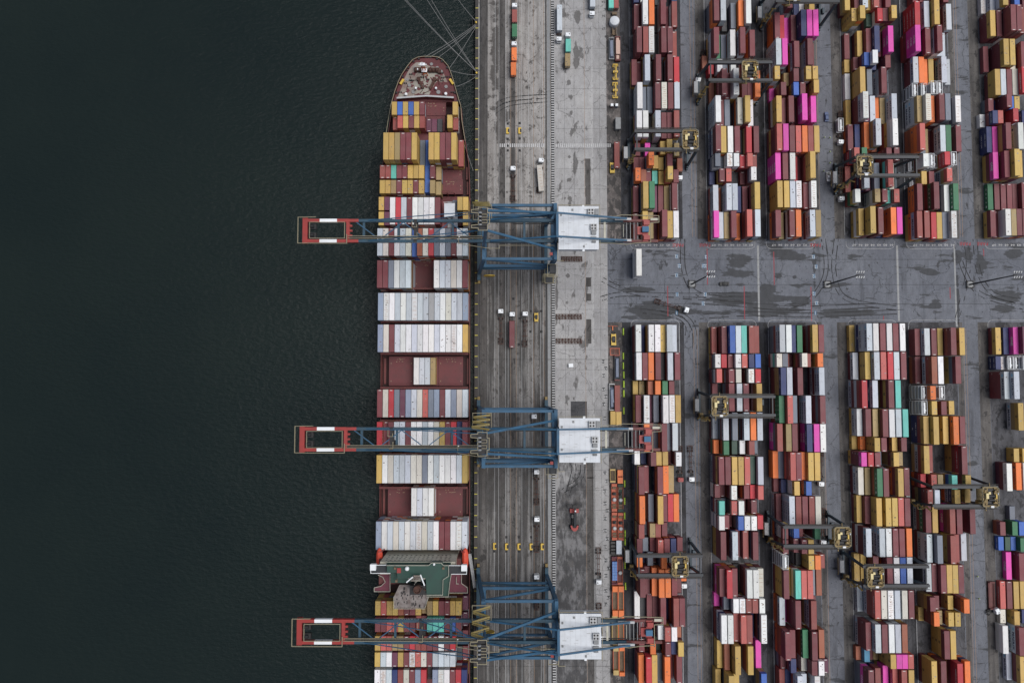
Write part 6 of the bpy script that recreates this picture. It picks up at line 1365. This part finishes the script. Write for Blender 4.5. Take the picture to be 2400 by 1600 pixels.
flat_rack(1434, 930, 12.2, 'lgrey', 'black', 'rack with crumpled blue tarpaulin beside the red container', 1.6, 'lgrey', .4, [('tarpaulin', 'tarp', lambda m: [m.prism([(-1.05, -5.2), (.9, -5.0), (1.0, 4.6), (-1.0, 4.4)], .7, 2.2, 0, [(-.5, -4.3), (.4, -4.4), (.6, 3.6), (-.7, 3.2)]), m.box(.2, -1, 2.0, 1.0, 3.0, .6, rot=.1)])])
flat_rack(2324, 1394, 12.2, 'dred', 'dred', 'dark red open rack standing left of salmon containers at lower right', 1.8, 'dred', .5)
X, Y = at(1437, 1283, 1); tp = MB()
for k in range(4): tp.prism([(-1.3, k * 1.55 - 3.0), (1.3, k * 1.55 - 3.0), (1.3, k * 1.55 - 1.6), (-1.3, k * 1.55 - 1.6)], .05, 1.5, 0, [(-1.0, k * 1.55 - 2.8), (1.0, k * 1.55 - 2.8), (1.0, k * 1.55 - 1.8), (-1.0, k * 1.55 - 1.8)])
tag(tp.build('covered_cargo', paint('dark_tarpaulin', (.06, .058, .056), .7, (.03, .03, .03), .5, .8), None, (X, Y, .02)), 'dark tarpaulin covered cargo beside the pale grey short container', 'covered cargo')
def spreader_frame(px, py, lab):
    X, Y = at(px, py, 1); t = thing('lifting_spreader', lab, 'spreader', (X, Y, .02), 0, 'yellow spreaders lying in the strip')
    m = MB()
    m.box(.25, 0, 1.0, .5, 7.6, .6); m.box(0, 0, 1.05, 2.2, 1.0, .7); m.build('main_beam', M['yellow'], t)
    for s in (-1, 1): m = MB(); m.box(0, s * 3.6, .9, 2.5, .4, .5); m.box(-1.1, s * 3.0, .7, .3, 1.4, .4); m.box(1.1, s * 3.2, .7, .3, 1.0, .4); m.build('end_beam', M['yellow'], t)
    m = MB(); m.beam((-.6, -3.3, .9), (.4, -.4, 1.0), .18, .18); m.beam((-.6, 3.3, .9), (.4, .4, 1.0), .18, .18); m.box(-.6, 0, .9, .12, 7.0, .12); m.box(.1, -.2, 1.6, .8, .8, .5); m.build('frame', M['tan'], t)
spreader_frame(1442.5, 169, 'upper yellow spreader frame lying in the north equipment strip'); spreader_frame(1442, 212, 'lower yellow spreader frame lying in the north equipment strip')
X, Y = at(1440.5, 50, 3); tk = thing('storage_tank', 'white round tank on a brown skid near the top of the strip', 'tank', (X, Y, .02))
m = MB(); m.lathe([(2.25, 0), (2.3, 2.6), (2.1, 3.0), (1.2, 3.35), (.3, 3.5)], (0, .2, .3), 22); m.build('shell', M['house'], tk)
m = MB(); m.box(0, -4.3, .5, 2.0, 2.6, .3); m.box(0, -5.4, .7, 2.6, .4, .6); m.box(-.8, -3.9, 1.0, .2, 3.4, 1.0); m.box(.8, -3.9, 1.0, .2, 3.4, 1.0); m.box(.2, 4.6, .8, 2.2, 1.2, 1.2); m.build('skid', M['brown'], tk)
for px, mt, lab in ((1434.5, 'plum', 'small white roofed booth with plum walls in the equipment strip'), (1445.5, 'carblue', 'small white roofed booth with blue walls in the equipment strip')):
    X, Y = at(px, 246, 2.3); t = thing('portable_toilet', lab, 'portable toilet', (X, Y, .02)); m = MB(); m.box(0, 0, 1.1, 1.15, 1.15, 2.2); m.build('cabin', M[mt], t); m = MB(); m.prism([(-.68, -.68), (.68, -.68), (.68, .68), (-.68, .68)], 2.2, 2.45, 0, [(-.55, -.55), (.55, -.55), (.55, .55), (-.55, .55)]); m.build('roof', M['white'], t)
X, Y = at(1338, 856, 1); t = thing('site_box', 'small white lidded box standing alone on the apron', 'box', (X, Y, .02), .05); m = MB(); m.box(0, 0, .7, 1.9, 1.5, 1.2); m.build('box', M['lgrey'], t); m = MB(); m.box(0, 0, 1.36, 2.1, 1.65, .12); m.build('lid', M['white'], t)
def lattice(px, py, L, lab):
    X, Y = at(px, py, .3); t = thing('steel_lattice', lab, 'steel frame', (X, Y, .02), 0, 'rusty steel frames lying on the apron'); m = MB(); r_ = random.Random(int(py))
    for y in (-1.1, -.35, .4, 1.1): m.box(0, y, .35, L, .22, .5)
    m.build('stringer', M['rust'], t); m = MB()
    for k in range(9): x = -L / 2 + .3 + k * (L - .6) / 8; m.box(x, 0, .42, .18, 2.4, .45); m.beam((x, -1.1 if k % 2 else 1.1, .5), (min(x + L / 8, L / 2), 1.1 if k % 2 else -1.1, .5), .14, .14)
    m.build('cross_bar', M['rust'], t)
lattice(1333, 742, 12.0, 'upper rusty steel frame lying across the apron between the cranes'); lattice(1333, 799, 12.0, 'lower rusty steel frame lying across the apron between the cranes'); lattice(1340, 607, 9.8, 'rusty steel frame lying beside the foot of the upper crane')
X, Y = at(1441, 824, .2); m = MB()
for s in (-1, 1): m.box(s * 2.1, 0, .15, .35, 3.4, .3); m.box(0, s * 1.55, .15, 4.5, .35, .3)
for k in range(6): m.box(-1.5 + k * .6, 0, .12, .1, 2.9, .14)
tag(m.build('floor_frame', M['rorange'], None, (X, Y, .02)), 'orange square steel frame lying on the ground in the strip', 'steel frame')
X, Y = at(1436, 769, .6); t = thing('barrier_gate', 'thin orange tee shaped barrier beside the yellow lift truck', 'barrier', (X, Y, .02)); m = MB(); m.box(0, .9, 1.0, 4.4, .2, .2); m.build('bar', M['rorange'], t); m = MB(); m.box(0, 0, .55, .35, 1.9, .3); m.box(0, .9, .5, .3, .3, 1.0); m.build('base', M['orange'], t)
# yellow tie-down barriers on the crane track
proto = None
for px, py, lab in ((1190, 307, 'left yellow barrier of the two on the upper quay'), (1218.5, 307, 'right yellow barrier of the two on the upper quay'), (1159.5, 1279, 'leftmost yellow barrier of the lower quay row'), (1187.5, 1280, 'second yellow barrier from left in the lower quay row'), (1216.5, 1280, 'middle yellow barrier of the lower quay row'), (1245, 1280, 'fourth yellow barrier beside the truck chassis in the row'), (1271, 1280, 'rightmost yellow barrier beside the rail slot in the row')):
    X, Y = at(px, py, .5)
    if proto is None:
        proto = thing('track_barrier', lab, 'barrier', (X, Y, .02), 0, 'yellow barriers on the quay'); m = MB(); m.box(-.35, 0, .5, .7, 2.9, 1.0); m.box(.3, 1.15, .5, .7, .6, 1.0); m.box(.3, -1.15, .5, .7, .6, 1.0); m.build('block', M['yellow'], proto); m = MB(); m.box(.35, 0, .3, .8, 1.6, .6); m.build('core', M['black'], proto)
    else: dup(proto, (X, Y, .02), 0, lab)
mk = [(1190, y) for y in (290, 326, 342, 353)] + [(1218, y) for y in (289, 325, 353)] + [(p, y) for p in (1187, 1216, 1245) for y in (1258, 1291)] + [(1158, 1291), (1203, 700), (1218, 746), (1216, 807), (1243, 777), (1269, 729), (1269, 777), (1244, 729)]
m = MB()
for px, py in mk: X, Y = at(px, py, 0); m.box(X, Y, .02, 1.0, 1.1, .024)
struct('anchor_pit_cover', m, M['lblack'])
# green reflective posts along the runway, people in hi-vis
proto = None; PT = [(1461, 777), (1461, 834), (1461, 857), (1462, 878), (1462, 900), (1462, 922), (1462, 962), (1464, 1133), (1464, 1174), (1464, 1208), (1465, 1250), (1465, 1269), (1465, 1324), (1466, 1373)]
for i, (px, py) in enumerate(PT):
    X, Y = at(px, py, .5)
    nb = ('beside the yellow lift truck', 'by the red ended tarpaulin rack', 'by the blue tarpaulin', 'below the blue tarpaulin', 'at the top of the red container', 'by the middle of the red container', 'by the mustard pair', 'by the small orange rack', 'by the upper dark green rack', 'by the lower red orange rack', 'by the foot of the drum racks', 'by the pale grey container', 'by the blue pallets', 'by the first orange rack')[i]
    lab = 'yellow green barrier block %s' % nb
    if proto is None:
        proto = thing('barrier_block', lab, 'barrier', (X, Y, .02), 0, 'yellow green barrier blocks'); m = MB(); m.prism([(-.45, -1.6), (.45, -1.6), (.45, 1.6), (-.45, 1.6)], 0, .8, 0, [(-.18, -1.5), (.18, -1.5), (.18, 1.5), (-.18, 1.5)]); m.build('block', M['hivis'], proto); m = MB()
        for y in (-1.0, 0, 1.0): m.box(0, y, .45, .7, .35, .5)
        m.build('dark_band', M['black'], proto)
    else: dup(proto, (X, Y, .02), 0, lab)
def person(px, py, lab, rot):
    """Standing worker: one skinned body, jacket and helmet as clothing."""
    X, Y = at(px, py, 1); t = thing('person', lab, 'person', (X, Y, .02), rot, 'workers in hi-vis jackets')
    J = [(0, 0, .95), (0, 0, 1.2), (0, 0, 1.45), (0, .02, 1.56), (0, .03, 1.68), (.2, 0, 1.42), (.27, .08, 1.15), (.25, .25, .95), (-.2, 0, 1.42), (-.27, -.02, 1.14), (-.26, .1, .9), (.1, 0, .88), (.12, .05, .48), (.13, .02, .08), (.13, .16, .05), (-.1, 0, .88), (-.12, -.06, .48), (-.14, -.12, .08), (-.14, .02, .05)]
    E = [(0, 1), (1, 2), (2, 3), (3, 4), (2, 5), (5, 6), (6, 7), (2, 8), (8, 9), (9, 10), (0, 11), (11, 12), (12, 13), (13, 14), (0, 15), (15, 16), (16, 17), (17, 18)]
    Rr = [.15, .16, .17, .06, .105, .075, .055, .045, .075, .055, .045, .1, .075, .055, .05, .1, .075, .055, .05]
    me = bpy.data.meshes.new('body'); me.from_pydata(J, E, []); o = bpy.data.objects.new('body', me); C.objects.link(o); o.parent = t
    mo = o.modifiers.new('skin', 'SKIN'); o.modifiers.new('smooth', 'SUBSURF').levels = 1
    for v, r_ in zip(me.skin_vertices[0].data, Rr): v.radius = (r_, r_)
    me.skin_vertices[0].data[0].use_root = True; me.materials.append(M['cloth'])
    m = MB(); m.lathe([(.19, 0), (.23, .1), (.24, .4), (.17, .52), (.08, .55)], (0, 0, .98), 10); m.tube((.2, 0, 1.44), (.28, .08, 1.12), .1, 8); m.tube((-.2, 0, 1.44), (-.28, 0, 1.12), .1, 8); m.build('jacket', M['hivis'], t)
    m = MB(); m.lathe([(.15, 0), (.145, .06), (.11, .12), (.04, .15)], (0, .03, 1.72), 10); m.build('helmet', M['white'], t)
for i, (px, py, lab) in enumerate(((1945, 323, 'worker in hi-vis by the blue car and the tank truck'), (1945, 356, 'worker in hi-vis standing between the blue car and pickup'), (1932, 322, 'left one of two workers level with the tank truck cab'), (1945, 382, 'worker in hi-vis just above the white pickup'), (1931, 401, 'worker in hi-vis left of the white pickup'), (2291, 1350, 'upper worker in hi-vis on the lower right road'), (2294, 1402, 'lower worker in hi-vis on the lower right road'))): person(px, py, lab, i * 1.3)
# high light masts at the crossing
def mast(bp, tp, lab):
    X, Y = at(bp[0], bp[1], 0); t = thing('light_mast', lab, 'light mast', (X, Y, .02), 0, 'tall light masts at the crossing'); Z = 33
    m = MB(); m.tube((0, 0, .5), (0, 0, Z), .42, 12, 0, .2); m.build('pole', M['slate'], t)
    m = MB(); m.box(0, 0, .35, 2.6, 2.6, .7); m.build('base', M['grey'], t)
    m = MB()
    for k in range(4): a = k * math.pi / 2 + .78; m.box(1.7 * math.cos(a), 1.7 * math.sin(a), .45, .4, .4, .9)
    m.rail([(-1.6, -1.6, 0), (1.6, -1.6, 0), (1.6, 1.6, 0), (-1.6, 1.6, 0)], 1.0, .14, 0, True); m.build('guard', M['walk'], t)
    m = MB(); m.box(0, 0, Z, 3.6, .3, .25); m.box(0, .8, Z, 3.0, .2, .2); m.box(0, -.8, Z, 3.0, .2, .2); m.build('head_frame', M['black'], t)
    for dy in (-1.1, 1.1):
        m = MB()
        for k in range(4): m.box(-1.5 + k * 1.0, dy, Z + .15, .40, .85, .35, rot=-.5)
        m.build('floodlight', M['lgrey'], t)
mast((1621, 666), (1672, 635), 'leftmost light mast at the crossing beside the black car'); mast((1938, 667), (2033, 637), 'middle light mast at the crossing below the fourth upper block'); mast((2272, 667), (2385, 638), 'rightmost light mast at the crossing near the right edge')
# ------------------------------------------------------------------ daylight and camera
sc = bpy.context.scene
wd = bpy.data.worlds.new('World'); sc.world = wd; wd.use_nodes = True; nt = wd.node_tree
sky = nt.nodes.new('ShaderNodeTexSky'); sky.sky_type = 'NISHITA'; sky.sun_disc = False
SE, SA = R(67), R(80)
sky.sun_elevation = SE; sky.sun_rotation = SA; sky.air_density = 1.0; sky.dust_density = 3.0; sky.ozone_density = 1.0
hs = nt.nodes.new('ShaderNodeHueSaturation'); hs.inputs['Saturation'].default_value = .8
nt.links.new(sky.outputs[0], hs.inputs['Color']); nt.links.new(hs.outputs[0], nt.nodes['Background'].inputs[0]); nt.nodes['Background'].inputs[1].default_value = .055
sl = bpy.data.lights.new('sun', 'SUN'); sl.energy = 2.1; sl.angle = R(42); sl.color = (1, .985, .965)
so = bpy.data.objects.new('sun', sl); C.objects.link(so)
dirv = Vector((math.sin(SA) * math.cos(SE), math.cos(SA) * math.cos(SE), math.sin(SE)))
so.rotation_euler = dirv.to_track_quat('Z', 'Y').to_euler(); so.location = dirv * 200
cam = bpy.data.cameras.new('camera'); cam.sensor_width = 36; cam.lens = FOC / 2400 * 36; cam.clip_end = 6000; cam.clip_start = 1
co = bpy.data.objects.new('camera', cam); C.objects.link(co); co.location = (0, 0, CAM_H); co.rotation_euler = (TH, 0, 0)
sc.camera = co
sc.view_settings.view_transform = 'Standard'; sc.view_settings.look = 'None'; sc.view_settings.exposure = 0.36; sc.view_settings.gamma = 1
sc.cycles.max_bounces = 6; sc.cycles.diffuse_bounces = 3; sc.cycles.glossy_bounces = 2
